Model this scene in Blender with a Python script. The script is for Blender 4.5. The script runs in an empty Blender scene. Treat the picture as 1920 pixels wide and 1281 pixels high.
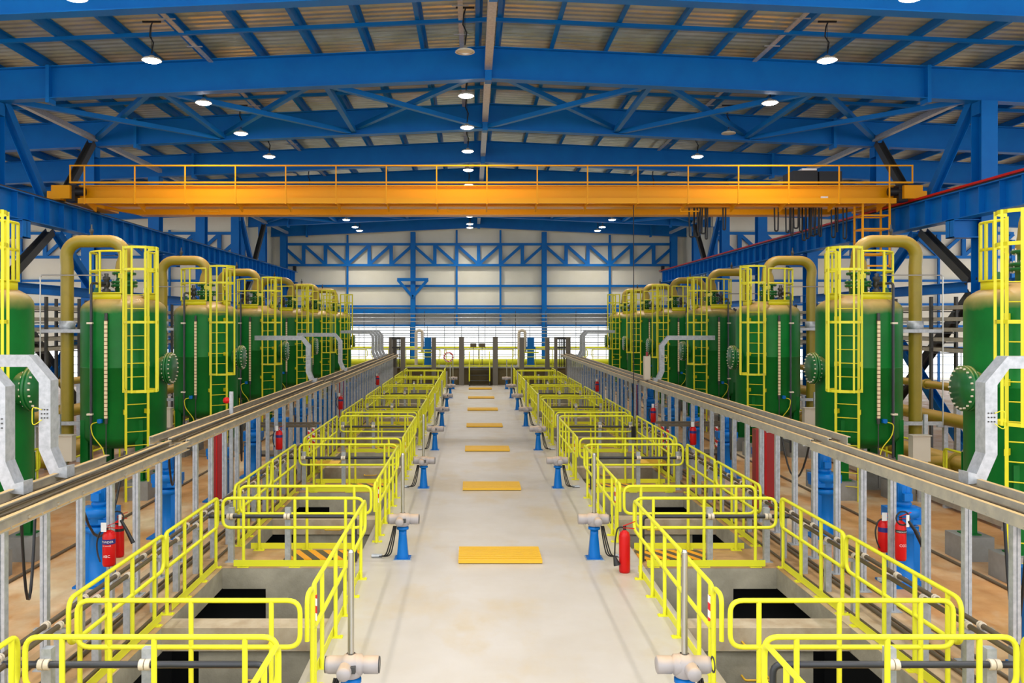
import bpy, math, random
from mathutils import Vector, Matrix
random.seed(7)
sc = bpy.context.scene
COL = sc.collection
PI = math.pi

# ------------------------------------------------------------------ camera
CX, CZ, F = -0.43, 3.9, 1600.0
cam_d = bpy.data.cameras.new('camera')
cam = bpy.data.objects.new('camera', cam_d); COL.objects.link(cam)
cam.location = (CX, 0, CZ); cam.rotation_euler = (PI/2, 0, 0)
cam_d.sensor_width = 36; cam_d.lens = 36*F/1920
cam_d.shift_x = (960-886)/1920; cam_d.shift_y = -(640.5-606)/1920
cam_d.clip_start = 0.1; cam_d.clip_end = 400
sc.camera = cam
# ------------------------------------------------------------------ daylight and exposure
w = bpy.data.worlds.new('daylight'); sc.world = w; w.use_nodes = True
bg = w.node_tree.nodes['Background']
bg.inputs[0].default_value = (0.93, 0.96, 1.0, 1); bg.inputs[1].default_value = 1.7
sc.view_settings.view_transform = 'Standard'; sc.view_settings.look = 'None'
sc.view_settings.exposure = 0.56; sc.view_settings.gamma = 1.0
sc.view_settings.use_curve_mapping = False
LAMP_W = 110.0

# ------------------------------------------------------------------ materials
def srgb(r, g, b):
    f = lambda c: (c/255/12.92) if c/255 <= .04045 else ((c/255+.055)/1.055)**2.4
    return (f(r), f(g), f(b), 1)

def mat(name, col, rough=.5, metal=0.0, col2=None, nscale=6, namt=1.0, bump=0.0, bscale=40, stretch=None, coat=0):
    m = bpy.data.materials.new(name); m.use_nodes = True
    nt = m.node_tree; b = nt.nodes['Principled BSDF']
    b.inputs['Base Color'].default_value = col
    b.inputs['Roughness'].default_value = rough; b.inputs['Metallic'].default_value = metal
    if coat: b.inputs['Coat Weight'].default_value = coat
    if col2 is not None or bump:
        geo = nt.nodes.new('ShaderNodeNewGeometry'); src = geo.outputs['Position']
        if stretch:
            mp = nt.nodes.new('ShaderNodeMapping'); mp.inputs['Scale'].default_value = stretch
            nt.links.new(src, mp.inputs[0]); src = mp.outputs[0]
    if col2 is not None:
        n = nt.nodes.new('ShaderNodeTexNoise'); n.inputs['Scale'].default_value = nscale
        n.inputs['Detail'].default_value = 5; n.inputs['Roughness'].default_value = .6
        nt.links.new(src, n.inputs['Vector'])
        r = nt.nodes.new('ShaderNodeValToRGB'); r.color_ramp.elements[0].position = .5-.2/namt
        r.color_ramp.elements[1].position = .5+.2/namt
        r.color_ramp.elements[0].color = col; r.color_ramp.elements[1].color = col2
        nt.links.new(n.outputs[0], r.inputs[0]); nt.links.new(r.outputs[0], b.inputs['Base Color'])
    if bump:
        n2 = nt.nodes.new('ShaderNodeTexNoise'); n2.inputs['Scale'].default_value = bscale; n2.inputs['Detail'].default_value = 4
        nt.links.new(src, n2.inputs['Vector'])
        bp = nt.nodes.new('ShaderNodeBump'); bp.inputs['Strength'].default_value = bump; bp.inputs['Distance'].default_value = .02
        nt.links.new(n2.outputs[0], bp.inputs['Height']); nt.links.new(bp.outputs[0], b.inputs['Normal'])
    return m

def add_dust(m, dust, z0, z1, use_normal=False, lo=.2, hi=.8):
    """settled dust: by height inside the thing (z0..z1, object space) or on upward faces"""
    nt = m.node_tree; b = nt.nodes['Principled BSDF']
    mx = nt.nodes.new('ShaderNodeMix'); mx.data_type = 'RGBA'
    inp = b.inputs['Base Color']
    if inp.links:
        nt.links.new(inp.links[0].from_socket, mx.inputs[6])
    else:
        mx.inputs[6].default_value = inp.default_value
    mx.inputs[7].default_value = dust
    mr = nt.nodes.new('ShaderNodeMapRange')
    geo = nt.nodes.new('ShaderNodeNewGeometry')
    sep = nt.nodes.new('ShaderNodeSeparateXYZ')
    if use_normal:
        nt.links.new(geo.outputs['Normal'], sep.inputs[0])
        mr.inputs[1].default_value = lo; mr.inputs[2].default_value = hi
        nt.links.new(sep.outputs[2], mr.inputs[0])
    else:
        nt.links.new(geo.outputs['Position'], sep.inputs[0])
        nz = nt.nodes.new('ShaderNodeTexNoise'); nz.inputs['Scale'].default_value = 2.5; nz.inputs['Detail'].default_value = 4
        nt.links.new(geo.outputs['Position'], nz.inputs['Vector'])
        ad = nt.nodes.new('ShaderNodeMath'); ad.operation = 'MULTIPLY_ADD'
        nt.links.new(nz.outputs[0], ad.inputs[0]); ad.inputs[1].default_value = .25
        nt.links.new(sep.outputs[2], ad.inputs[2])
        mr.inputs[1].default_value = z0+.12; mr.inputs[2].default_value = z1+.12
        nt.links.new(ad.outputs[0], mr.inputs[0])
    nt.links.new(mr.outputs[0], mx.inputs[0])
    nt.links.new(mx.outputs[2], inp)
    return m

DUST = srgb(196, 160, 100)
Mt = {}
Mt['blue'] = mat('blue_steel_paint', srgb(0, 114, 196), .45, col2=srgb(0, 104, 186), nscale=1.2)
Mt['dark'] = mat('dark_primer_steel', srgb(62, 62, 60), .5)
Mt['yellow'] = mat('lemon_yellow_paint', srgb(228, 226, 52), .38)
Mt['yladder'] = add_dust(mat('ladder_yellow_paint', srgb(222, 214, 26), .42), srgb(205, 170, 60), 0, 0, True, .4, 1)
Mt['green'] = add_dust(mat('green_tank_paint', srgb(2, 112, 38), .4, col2=srgb(2, 96, 32), nscale=1.5), DUST, 4.12, 4.42)
Mt['greenp'] = add_dust(mat('green_valve_paint', srgb(8, 96, 40), .35), srgb(150, 140, 70), 0, 0, True, .5, 1)
Mt['pipe'] = add_dust(mat('mustard_pipe', srgb(132, 120, 20), .42, col2=srgb(152, 132, 28), nscale=2), srgb(200, 162, 84), 0, 0, True, -.05, .75)
Mt['galv'] = mat('galvanised_steel', srgb(160, 165, 170), .42, .35, col2=srgb(190, 194, 199), nscale=14, namt=1)
Mt['traydust'] = add_dust(mat('dusty_channel_steel', srgb(150, 146, 136), .6, .1, col2=srgb(176, 168, 150), nscale=5), srgb(205, 172, 118), 0, 0, True, .3, .9)
Mt['orange'] = mat('orange_crane_paint', srgb(238, 160, 0), .38)
Mt['pumpblue'] = mat('bright_blue_paint', srgb(0, 104, 184), .35)
Mt['grey'] = add_dust(mat('actuator_grey', srgb(162, 156, 156), .45), srgb(192, 166, 138), 0, 0, True, .3, .9)
Mt['steel'] = mat('polished_steel', srgb(190, 188, 182), .28, .9)
Mt['black'] = mat('black_rubber', srgb(26, 26, 28), .5)
Mt['blackpipe'] = mat('black_plastic_pipe', srgb(46, 48, 54), .38)
Mt['brownpipe'] = mat('dusty_brown_pipe', srgb(92, 80, 62), .5)
Mt['red'] = mat('red_paint', srgb(200, 22, 22), .3)
Mt['darkred'] = mat('dark_red_paint', srgb(150, 28, 30), .4)
Mt['white'] = mat('white_plastic', srgb(232, 230, 226), .4)
Mt['cream'] = mat('cream_enamel', srgb(208, 200, 184), .4)
Mt['navy'] = mat('navy_label', srgb(34, 30, 110), .4)
Mt['clamp'] = mat('pale_clamp', srgb(222, 208, 186), .5)
Mt['concrete'] = mat('pit_concrete', srgb(176, 168, 148), .75, col2=srgb(140, 134, 116), nscale=2.2, bump=.15)
Mt['kerb'] = mat('kerb_concrete', srgb(190, 176, 150), .7, col2=srgb(160, 138, 108), nscale=3)
Mt['plinth'] = mat('plinth_concrete', srgb(150, 150, 146), .7, col2=srgb(130, 128, 122), nscale=3)
Mt['postgrey'] = mat('grey_post_paint', srgb(112, 106, 96), .5)
Mt['olive'] = mat('stained_concrete', srgb(112, 98, 66), .8, col2=srgb(90, 78, 50), nscale=2)
Mt['void'] = mat('dark_void_paint', srgb(30, 32, 34), .9)  # near-black colour stands in for the darkness inside the pit openings
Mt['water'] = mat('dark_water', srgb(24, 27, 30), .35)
Mt['panel'] = mat('cream_wall_cladding', srgb(244, 238, 218), .5, col2=srgb(236, 229, 206), nscale=.6)
Mt['gband'] = mat('grey_cladding', srgb(180, 178, 174), .5, col2=srgb(160, 158, 155), nscale=1)
Mt['grate'] = mat('yellow_grating', srgb(226, 176, 40), .5)
Mt['gold'] = mat('gauge_scale', srgb(232, 214, 180), .4)
Mt['tape'] = None

def stripes(name, c1, c2, period, rot, rough=.45, thr=.5):
    m = bpy.data.materials.new(name); m.use_nodes = True; nt = m.node_tree; b = nt.nodes['Principled BSDF']
    tc = nt.nodes.new('ShaderNodeTexCoord'); sep = nt.nodes.new('ShaderNodeSeparateXYZ')
    nt.links.new(tc.outputs['Object'], sep.inputs[0])
    def mul(sock, k):
        a = nt.nodes.new('ShaderNodeMath'); a.operation = 'MULTIPLY'; nt.links.new(sock, a.inputs[0]); a.inputs[1].default_value = k; return a.outputs[0]
    def addn(s1, s2):
        a = nt.nodes.new('ShaderNodeMath'); a.operation = 'ADD'; nt.links.new(s1, a.inputs[0]); nt.links.new(s2, a.inputs[1]); return a.outputs[0]
    s = addn(addn(mul(sep.outputs[0], rot[0]/period), mul(sep.outputs[1], rot[1]/period)), mul(sep.outputs[2], rot[2]/period))
    fr = nt.nodes.new('ShaderNodeMath'); fr.operation = 'FRACT'; nt.links.new(s, fr.inputs[0])
    gt = nt.nodes.new('ShaderNodeMath'); gt.operation = 'GREATER_THAN'; nt.links.new(fr.outputs[0], gt.inputs[0]); gt.inputs[1].default_value = thr
    mx = nt.nodes.new('ShaderNodeMix'); mx.data_type = 'RGBA'; mx.inputs[6].default_value = c1; mx.inputs[7].default_value = c2
    nt.links.new(gt.outputs[0], mx.inputs[0]); nt.links.new(mx.outputs[2], b.inputs['Base Color'])
    b.inputs['Roughness'].default_value = rough
    return m
Mt['hazard'] = stripes('hazard_stripes', srgb(240, 160, 10), srgb(74, 64, 50), .26, (1, .55, 0))
Mt['tape'] = stripes('red_white_tape', srgb(214, 30, 36), srgb(238, 232, 230), .16, (.8, 0, 1))
Mt['gscale'] = stripes('gauge_ticks', srgb(232, 210, 170), srgb(120, 84, 50), .09, (0, 0, 1), thr=.8)

def floor_material(name, base, base2, stain, stain2, s_amt, rough, rvar):
    m = bpy.data.materials.new(name); m.use_nodes = True; nt = m.node_tree; b = nt.nodes['Principled BSDF']
    geo = nt.nodes.new('ShaderNodeNewGeometry')
    def noise(scale, det=5, st=(1, 1, 1)):
        mp = nt.nodes.new('ShaderNodeMapping'); mp.inputs['Scale'].default_value = st
        nt.links.new(geo.outputs['Position'], mp.inputs[0])
        n = nt.nodes.new('ShaderNodeTexNoise'); n.inputs['Scale'].default_value = scale; n.inputs['Detail'].default_value = det
        n.inputs['Roughness'].default_value = .62
        nt.links.new(mp.outputs[0], n.inputs['Vector']); return n.outputs[0]
    def ramp(s, p0, p1, c0, c1):
        r = nt.nodes.new('ShaderNodeValToRGB'); r.color_ramp.elements[0].position = p0; r.color_ramp.elements[1].position = p1
        r.color_ramp.elements[0].color = c0; r.color_ramp.elements[1].color = c1; nt.links.new(s, r.inputs[0]); return r.outputs[0]
    a = ramp(noise(.8), .35, .65, base, base2)
    bcol = ramp(noise(2.2), .3, .7, stain, stain2)
    msk = ramp(noise(.55, 6, (1, .6, 1)), .5-s_amt*.25+.03, .62-s_amt*.12, (0, 0, 0, 1), (1, 1, 1, 1))
    mx = nt.nodes.new('ShaderNodeMix'); mx.data_type = 'RGBA'
    nt.links.new(msk, mx.inputs[0]); nt.links.new(a, mx.inputs[6]); nt.links.new(bcol, mx.inputs[7])
    nt.links.new(mx.outputs[2], b.inputs['Base Color'])
    rr = ramp(noise(1.7), .3, .7, (rough,)*3+(1,), (rough+rvar,)*3+(1,)); nt.links.new(rr, b.inputs['Roughness'])
    return m
Mt['aisle'] = floor_material('pale_epoxy_floor', srgb(196, 189, 180), srgb(190, 181, 168), srgb(194, 180, 158), srgb(188, 174, 150), .1, .3, .16)
Mt['rust'] = floor_material('rusty_wash_floor', srgb(224, 208, 178), srgb(212, 190, 152), srgb(204, 156, 104), srgb(184, 128, 76), .75, .28, .25)
Mt['edge'] = floor_material('dusty_walkway_floor', srgb(218, 202, 172), srgb(200, 174, 134), srgb(192, 150, 100), srgb(166, 128, 84), .8, .5, .2)

def roof_mat():
    m = mat('roof_sheet', srgb(224, 224, 196), .26, .3, col2=srgb(190, 188, 146), nscale=.9)
    nt = m.node_tree; b = nt.nodes['Principled BSDF']
    geo = nt.nodes.new('ShaderNodeNewGeometry')
    wv = nt.nodes.new('ShaderNodeTexWave'); wv.bands_direction = 'Y'; wv.inputs['Scale'].default_value = 1.1; wv.inputs['Distortion'].default_value = .6
    nt.links.new(geo.outputs['Position'], wv.inputs['Vector'])
    bp = nt.nodes.new('ShaderNodeBump'); bp.inputs['Strength'].default_value = .5; bp.inputs['Distance'].default_value = .03
    nt.links.new(wv.outputs[0], bp.inputs['Height']); nt.links.new(bp.outputs[0], b.inputs['Normal'])
    return m
Mt['roof'] = roof_mat()
for q in ('blue', 'orange', 'yellow', 'green', 'pumpblue', 'red'):
    Mt[q].node_tree.nodes['Principled BSDF'].inputs['Specular IOR Level'].default_value = .25
def emis(name, c, s):
    m = bpy.data.materials.new(name); m.use_nodes = True; b = m.node_tree.nodes['Principled BSDF']
    b.inputs['Base Color'].default_value = (0.9, 0.9, 0.9, 1)
    b.inputs['Emission Color'].default_value = c; b.inputs['Emission Strength'].default_value = s; return m
Mt['lens_on'] = emis('lit_lens', (1, .97, 1, 1), 30)
Mt['lens_off'] = mat('unlit_lens', srgb(200, 190, 165), .3)
def glass():
    m = bpy.data.materials.new('pale_glazing'); m.use_nodes = True; nt = m.node_tree
    nt.nodes.remove(nt.nodes['Principled BSDF'])
    t = nt.nodes.new('ShaderNodeBsdfTransparent'); g = nt.nodes.new('ShaderNodeBsdfGlossy'); g.inputs['Roughness'].default_value = .1
    mx = nt.nodes.new('ShaderNodeMixShader'); mx.inputs[0].default_value = .06
    nt.links.new(t.outputs[0], mx.inputs[1]); nt.links.new(g.outputs[0], mx.inputs[2]); nt.links.new(mx.outputs[0], nt.nodes['Material Output'].inputs[0])
    return m
Mt['glass'] = glass()

# ------------------------------------------------------------------ mesh builder
class MB:
    def __init__(s): s.v = []; s.f = []; s.sm = []
    def add(s, vs, fs, smooth=False):
        o = len(s.v); s.v += [tuple(v) for v in vs]
        for f in fs: s.f.append(tuple(i+o for i in f)); s.sm.append(smooth)
        return s
    def box(s, x0, x1, y0, y1, z0, z1):
        x0, x1 = min(x0, x1), max(x0, x1); y0, y1 = min(y0, y1), max(y0, y1); z0, z1 = min(z0, z1), max(z0, z1)
        vs = [(x0, y0, z0), (x1, y0, z0), (x1, y1, z0), (x0, y1, z0), (x0, y0, z1), (x1, y0, z1), (x1, y1, z1), (x0, y1, z1)]
        return s.add(vs, [(0, 3, 2, 1), (4, 5, 6, 7), (0, 1, 5, 4), (1, 2, 6, 5), (2, 3, 7, 6), (3, 0, 4, 7)])
    def frame(s, p0, p1, up=(0, 0, 1)):
        d = (Vector(p1)-Vector(p0)).normalized(); u = Vector(up)
        if abs(d.dot(u)) > .98: u = Vector((0, 1, 0))
        a = d.cross(u).normalized(); b = a.cross(d).normalized(); return d, a, b
    def prof(s, p0, p1, poly, up=(0, 0, 1), smooth=False):
        """extrude closed 2-D profile (a,b) from p0 to p1"""
        d, a, b = s.frame(p0, p1, up); n = len(poly); vs = []
        for p in (Vector(p0), Vector(p1)):
            for (x, y) in poly: vs.append(p+a*x+b*y)
        fs = [(i, (i+1) % n, n+(i+1) % n, n+i) for i in range(n)]
        s.add(vs, fs, smooth); s.add(vs, [tuple(range(n-1, -1, -1)), tuple(range(n, 2*n))]); return s
    def bar(s, p0, p1, w, h=None, up=(0, 0, 1)):
        h = w if h is None else h
        return s.prof(p0, p1, [(-w/2, -h/2), (w/2, -h/2), (w/2, h/2), (-w/2, h/2)], up)
    def ibeam(s, p0, p1, w, h, t=.02, tw=.014, up=(0, 0, 1)):
        P = [(-w/2, -h/2), (w/2, -h/2), (w/2, -h/2+t), (tw/2, -h/2+t), (tw/2, h/2-t), (w/2, h/2-t), (w/2, h/2), (-w/2, h/2), (-w/2, h/2-t), (-tw/2, h/2-t), (-tw/2, -h/2+t), (-w/2, -h/2+t)]
        d, a, b = s.frame(p0, p1, up); n = 12; vs = []
        for p in (Vector(p0), Vector(p1)):
            for (x, y) in P: vs.append(p+a*x+b*y)
        s.add(vs, [(i, (i+1) % n, n+(i+1) % n, n+i) for i in range(n)])
        caps = [(0, 1, 2, 3, 10, 11), (3, 4, 9, 10), (4, 5, 6, 7, 8, 9)]
        s.add(vs, [tuple(reversed(c)) for c in caps]+[tuple(i+n for i in c) for c in caps]); return s
    def tube(s, pts, r, seg=8, closed=False, caps=True):
        pts = [Vector(p) for p in pts]; n = len(pts); rs = r if isinstance(r, (list, tuple)) else [r]*n
        rings = []; prev = None
        for i, p in enumerate(pts):
            if closed: d = (pts[(i+1) % n]-pts[i-1]).normalized()
            else: d = (pts[min(i+1, n-1)]-pts[max(i-1, 0)]).normalized()
            if prev is None:
                u = Vector((0, 0, 1)) if abs(d.z) < .9 else Vector((0, 1, 0))
                a = d.cross(u).normalized()
            else:
                a = (prev-d*prev.dot(d)).normalized()
            prev = a; b = d.cross(a)
            rings.append([p+(a*math.cos(2*PI*k/seg)+b*math.sin(2*PI*k/seg))*rs[i] for k in range(seg)])
        vs = [v for r_ in rings for v in r_]; fs = []
        for i in range(n if closed else n-1):
            j = (i+1) % n
            for k in range(seg):
                k2 = (k+1) % seg; fs.append((i*seg+k, i*seg+k2, j*seg+k2, j*seg+k))
        s.add(vs, fs, True)
        if caps and not closed:
            s.add(rings[0]+rings[-1], [tuple(range(seg-1, -1, -1)), tuple(range(seg, 2*seg))])
        return s
    def cyl(s, p0, p1, r, seg=16): return s.tube([p0, p1], r, seg)
    def lathe(s, prof, c=(0, 0, 0), seg=32, ax='z', a0=0, a1=2*PI):
        full = abs(a1-a0-2*PI) < 1e-6; n = seg if full else seg+1; vs = []
        for (r, z) in prof:
            for k in range(n):
                a = a0+(a1-a0)*k/seg; x, y = r*math.cos(a), r*math.sin(a)
                if ax == 'z': v = (x, y, z)
                elif ax == 'x': v = (z, x, y)
                else: v = (x, z, -y)
                vs.append((v[0]+c[0], v[1]+c[1], v[2]+c[2]))
        fs = []
        for i in range(len(prof)-1):
            for k in range(seg):
                k2 = (k+1) % n; fs.append((i*n+k, i*n+k2, (i+1)*n+k2, (i+1)*n+k))
        return s.add(vs, fs, True)
    def mirror(s):
        s.v = [(-x, y, z) for (x, y, z) in s.v]; s.f = [tuple(reversed(f)) for f in s.f]; return s
    def rotz(s, a, c=(0, 0)):
        ca, sa = math.cos(a), math.sin(a)
        s.v = [(c[0]+(x-c[0])*ca-(y-c[1])*sa, c[1]+(x-c[0])*sa+(y-c[1])*ca, z) for (x, y, z) in s.v]; return s
    def mesh(s, name, m):
        me = bpy.data.meshes.new(name); me.from_pydata(s.v, [], s.f); me.update()
        me.polygons.foreach_set('use_smooth', s.sm)
        me.materials.append(Mt[m] if isinstance(m, str) else m); return me
    def build(s, name, m, parent=None, loc=None):
        return inst(s.mesh(name, m), name, parent, loc)

def inst(me, name, parent=None, loc=None, rz=0):
    o = bpy.data.objects.new(name, me); COL.objects.link(o)
    if parent: o.parent = parent
    if loc is not None: o.location = loc
    if rz: o.rotation_euler = (0, 0, rz)
    return o
def tag(o, label, cat, group=None):
    o['label'] = label; o['category'] = cat
    if group: o['group'] = group
    return o
def thing(name, label, cat, loc=(0, 0, 0), group=None, rz=0):
    o = bpy.data.objects.new(name, None); COL.objects.link(o); o.location = loc; o.empty_display_size = .2
    if rz: o.rotation_euler = (0, 0, rz)
    return tag(o, label, cat, group)
def struct(o): o['kind'] = 'structure'; return o
ORD = ['nearest', 'second nearest', 'third nearest', 'fourth nearest', 'fifth nearest', 'sixth nearest', 'seventh nearest', 'eighth nearest', 'ninth nearest', 'tenth nearest', 'eleventh nearest', 'twelfth nearest', 'thirteenth nearest', 'fourteenth nearest', 'fifteenth nearest']
NTH = ['first', 'second', 'third', 'fourth', 'fifth', 'sixth', 'seventh', 'eighth', 'ninth', 'tenth', 'eleventh', 'twelfth', 'thirteenth', 'fourteenth', 'fifteenth', 'sixteenth', 'seventeenth', 'eighteenth', 'nineteenth', 'twentieth', 'twenty-first', 'twenty-second', 'twenty-third', 'twenty-fourth']
SIDE = {-1: 'left', 1: 'right'}
def arc(c, r, a0, a1, n, plane='xz'):
    out = []
    for i in range(n+1):
        a = a0+(a1-a0)*i/n; u, v = r*math.cos(a), r*math.sin(a)
        out.append((c[0]+u, c[1], c[2]+v) if plane == 'xz' else (c[0], c[1]+u, c[2]+v) if plane == 'yz' else (c[0]+u, c[1]+v, c[2]))
    return out
def round_path(pts, r, n=5, closed=False):
    """polyline with rounded corners"""
    P = [Vector(p) for p in pts]; out = []; N = len(P)
    for i in range(N):
        if not closed and i in (0, N-1): out.append(P[i]); continue
        p, a, b = P[i], P[i-1], P[(i+1) % N]
        rr = min(r, (a-p).length*.49, (b-p).length*.49)
        s0 = p+(a-p).normalized()*rr; s1 = p+(b-p).normalized()*rr
        for k in range(n+1):
            t = k/n; out.append(s0*(1-t)**2+p*2*t*(1-t)+s1*t*t)
    return out

P = 6.03                      # bay pitch of the hall
FR = [17.37+P*i-P*3 for i in range(3, 11)]   # main frames
XI, XO = 2.13, 4.52           # aisle-side and outer railing lines
PITX0, PITX1 = 2.32, 4.41

# ================================================================== structure
RIDGE_B, RDEPTH, SLOPE = 10.57, .88, .045
def roof_z(x, base): return base-SLOPE*abs(x)

# floor with the pit openings
pitY = [(8.72+P*k, 13.58+P*k) for k in range(-2, 8)]
fl = MB()
def fquad(m, x0, x1, y0, y1, z=0): m.add([(x0, y0, z), (x1, y0, z), (x1, y1, z), (x0, y1, z)], [(0, 1, 2, 3)])
YB, YE = -6.0, 61.0
aisle = MB(); fquad(aisle, -PITX0, PITX0, YB, YE); struct(aisle.build('floor', 'aisle'))
for s in (-1, 1):
    wk = MB(); prev = YB
    for (a, b) in pitY:
        if a < YB: continue
        y1 = min(b, 53.6)
        if a > 53: continue
        fquad(wk, s*PITX0, s*PITX1, prev, a); prev = y1
    fquad(wk, s*PITX0, s*PITX1, prev, YE)
    fquad(wk, s*PITX1, s*5.6, YB, YE)
    if s < 0: wk.f = [tuple(reversed(f)) for f in wk.f]
    struct(wk.build('floor', 'edge'))
    rs = MB(); fquad(rs, s*5.6, s*40, YB, YE)
    if s < 0: rs.f = [tuple(reversed(f)) for f in rs.f]
    struct(rs.build('floor', 'rust'))

# pits
for s in (-1, 1):
    for k in range(-1, 8):
        a, b = 8.72+P*k, 13.58+P*k
        if k == 7: b = 53.6
        name = 'partly hidden front' if k == -1 else NTH[k]
        t = thing('concrete_pit', ('sunken concrete filter pit at the bottom edge of the %s row' % SIDE[s]) if k == -1 else
                  'sunken concrete filter pit, %s full one from the front in the %s row' % (NTH[k], SIDE[s]), 'pit', (s*(PITX0+PITX1)/2, (a+b)/2, 0), 'sunken filter pits')
        ox, oy = s*(PITX0+PITX1)/2, (a+b)/2
        m = MB(); X = lambda x: s*x-ox; Y = lambda y: y-oy
        D = -2.2; th = .12
        m.box(X(PITX0-th), X(PITX0), Y(a), Y(b), D, -.004)                     # aisle-side wall
        m.box(X(PITX1), X(PITX1+th), Y(a), Y(b), -.32, -.004)                  # outer edge beam
        m.box(X(PITX0), X(3.72), Y(b), Y(b+th), D, -.004)                      # back wall
        m.box(X(3.72), X(PITX1), Y(b), Y(b+th), -.33, -.004)
        m.box(X(PITX0), X(PITX1), Y(a-th), Y(a), -.33, -.004)
        m.build('rim_wall', 'concrete', t)
        if k < 7:
            ym = a+2.2
            m = MB(); m.box(X(PITX0), X(PITX1+.06), Y(ym), Y(ym+.36), -.3, -.005); m.build('cross_beam', 'kerb', t)
            m = MB(); m.box(X(PITX0), X(3.95), Y(ym+.05), Y(ym+.31), D, -.3); m.build('partition_wall', 'concrete', t)
            for j, zz in enumerate((-.18, -.62)):
                r = MB(); xc = X(3.18)
                r.tube(round_path([(xc-.16, Y(ym)+.02, zz), (xc-.16, Y(ym)-.13, zz), (xc+.16, Y(ym)-.13, zz), (xc+.16, Y(ym)+.02, zz)], .03, 3), .014, 6)
                r.build('rung', 'grate', t)
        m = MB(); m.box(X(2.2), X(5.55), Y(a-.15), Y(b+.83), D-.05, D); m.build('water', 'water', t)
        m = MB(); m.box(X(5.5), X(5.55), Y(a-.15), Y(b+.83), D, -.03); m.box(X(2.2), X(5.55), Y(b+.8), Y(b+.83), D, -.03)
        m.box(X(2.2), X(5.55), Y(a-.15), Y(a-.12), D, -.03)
        m.build('dark_void_shell', 'void', t)  # added dark-coloured shell below the floor, keeps the sky out of the openings

# roof
rf = MB(); Y0, Y1 = 6.0, 61.2
zt = RIDGE_B+RDEPTH+.26
for s in (-1, 1):
    q = [(0, Y0, zt), (s*36, Y0, zt-SLOPE*36), (s*36, Y1, zt-SLOPE*36), (0, Y1, zt)]
    q2 = [(x, y, z+.1) for (x, y, z) in q]
    fs = [(0, 1, 2, 3), (7, 6, 5, 4), (0, 4, 5, 1), (1, 5, 6, 2), (2, 6, 7, 3), (3, 7, 4, 0)]
    if s > 0: fs = [tuple(reversed(f)) for f in fs]
    rf.add(q+q2, fs)
struct(rf.build('ceiling', 'roof'))

# end wall
YW = 60.75
wl = MB(); wl.box(-14.6, 14.6, YW, YW+.15, 4.72, 11.6); struct(wl.build('wall_back', 'panel'))
wl = MB(); wl.box(-14.6, 14.6, YW, YW+.12, 3.72, 4.72)
struct(wl.build('wall_back', 'gband'))
YG = 53.3
for s, nm in ((-1, 'wall_back_left'), (1, 'wall_back_right')):
    wl = MB(); wl.box(s*14.6, s*36, YG, YG+.15, 2.35, 11.0); wl.box(s*14.5, s*14.62, YG+.15, YW, 2.35, 11.4)
    struct(wl.build(nm, 'panel'))
    wl = MB(); wl.box(s*14.6, s*36, YG, YG+.15, 0, .3); struct(wl.build(nm, 'panel'))
wl = MB(); wl.box(-14.6, 14.6, YW, YW+.12, 0, .9); struct(wl.build('wall_back', 'gband'))
# glazing bands
wn = 0
for i in range(6):
    x0 = -14.6+i*29.2/6; x1 = x0+29.2/6; wn += 1
    g = struct(MB().box(x0+.05, x1-.05, YW+.05, YW+.07, .9, 3.72).build('window_%d' % wn, 'glass'))
    m = MB()
    for j in range(5): m.bar((x0+(x1-x0)*j/4, YW+.02, .9), (x0+(x1-x0)*j/4, YW+.02, 3.72), .05)
    for z in (.93, 1.65, 2.35, 3.05, 3.69): m.bar((x0, YW+.02, z), (x1, YW+.02, z), .05)
    m.build('window_frame', 'galv', g)
for s in (-1, 1):
    for i in range(3):
        x0 = s*(14.7+i*7); x1 = s*(14.7+i*7+6.95); wn += 1
        g = struct(MB().box(x0, x1, YG+.05, YG+.07, .3, 2.35).build('window_%d' % wn, 'glass'))
        m = MB()
        for j in range(6): m.bar((x0+(x1-x0)*j/5, YG+.02, .3), (x0+(x1-x0)*j/5, YG+.02, 2.35), .06)
        for z in (.33, .8, 1.3, 1.8, 2.32): m.bar((x0, YG+.02, z), (x1, YG+.02, z), .05)
        m.build('window_frame', 'galv', g)
# end wall steel framing
tn = 0
def trim(m, material='blue'):
    global tn
    tn += 1; return struct(m.build('trim_%d' % tn, material))
Yf = YW-.22
for x in (-4.65, 4.65):
    trim(MB().ibeam((x, Yf, .0), (x, Yf, roof_z(x, RIDGE_B)), .34, .4, up=(0, 1, 0)))
for x in (-9.3, -1.55, 1.55, 9.3):
    trim(MB().bar((x, Yf, 3.7), (x, Yf, roof_z(x, RIDGE_B)), .13))
for z, h in ((6.54, .16), (5.1, .14), (4.75, .3), (3.74, .12)):
    trim(MB().bar((-14.5, Yf+.05, z), (14.5, Yf+.05, z), .14, h))
def wall_truss(xc, half, y):
    m = MB(); n = 3; st = half/3
    for z in (9.49, 8.01): m.bar((xc-half, y, z), (xc+half, y, z), .16, .17)
    for i in range(-3, 4):
        if abs(i) < 3: m.bar((xc+i*st, y, 8.01), (xc+i*st, y, 9.49), .24, .14, up=(0, 1, 0))
    for i in range(3):
        for q in (-1, 1): m.bar((xc+q*i*st, y, 8.06), (xc+q*(i+1)*st, y, 9.44), .2, .12, up=(0, 1, 0))
    return m
for xc in (-9.3, 0, 9.3): trim(wall_truss(xc, 4.65, Yf-.05))
for s in (-1, 1):
    trim(wall_truss(s*19.3, 4.65, YG-.15)); trim(wall_truss(s*28.6, 4.65, YG-.15))
    m = MB()
    for z in (6.54, 5.07, 3.7, 2.35): m.bar((s*14.7, YG-.1, z), (s*35.5, YG-.1, z), .12, .14)
    for x in (14.7, 19.3, 23.95, 28.6, 33.2): m.bar((s*x, YG-.15, .0), (s*x, YG-.15, roof_z(x, RIDGE_B)), .22 if x in (14.7, 23.95, 33.2) else .12)
    trim(m)
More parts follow.
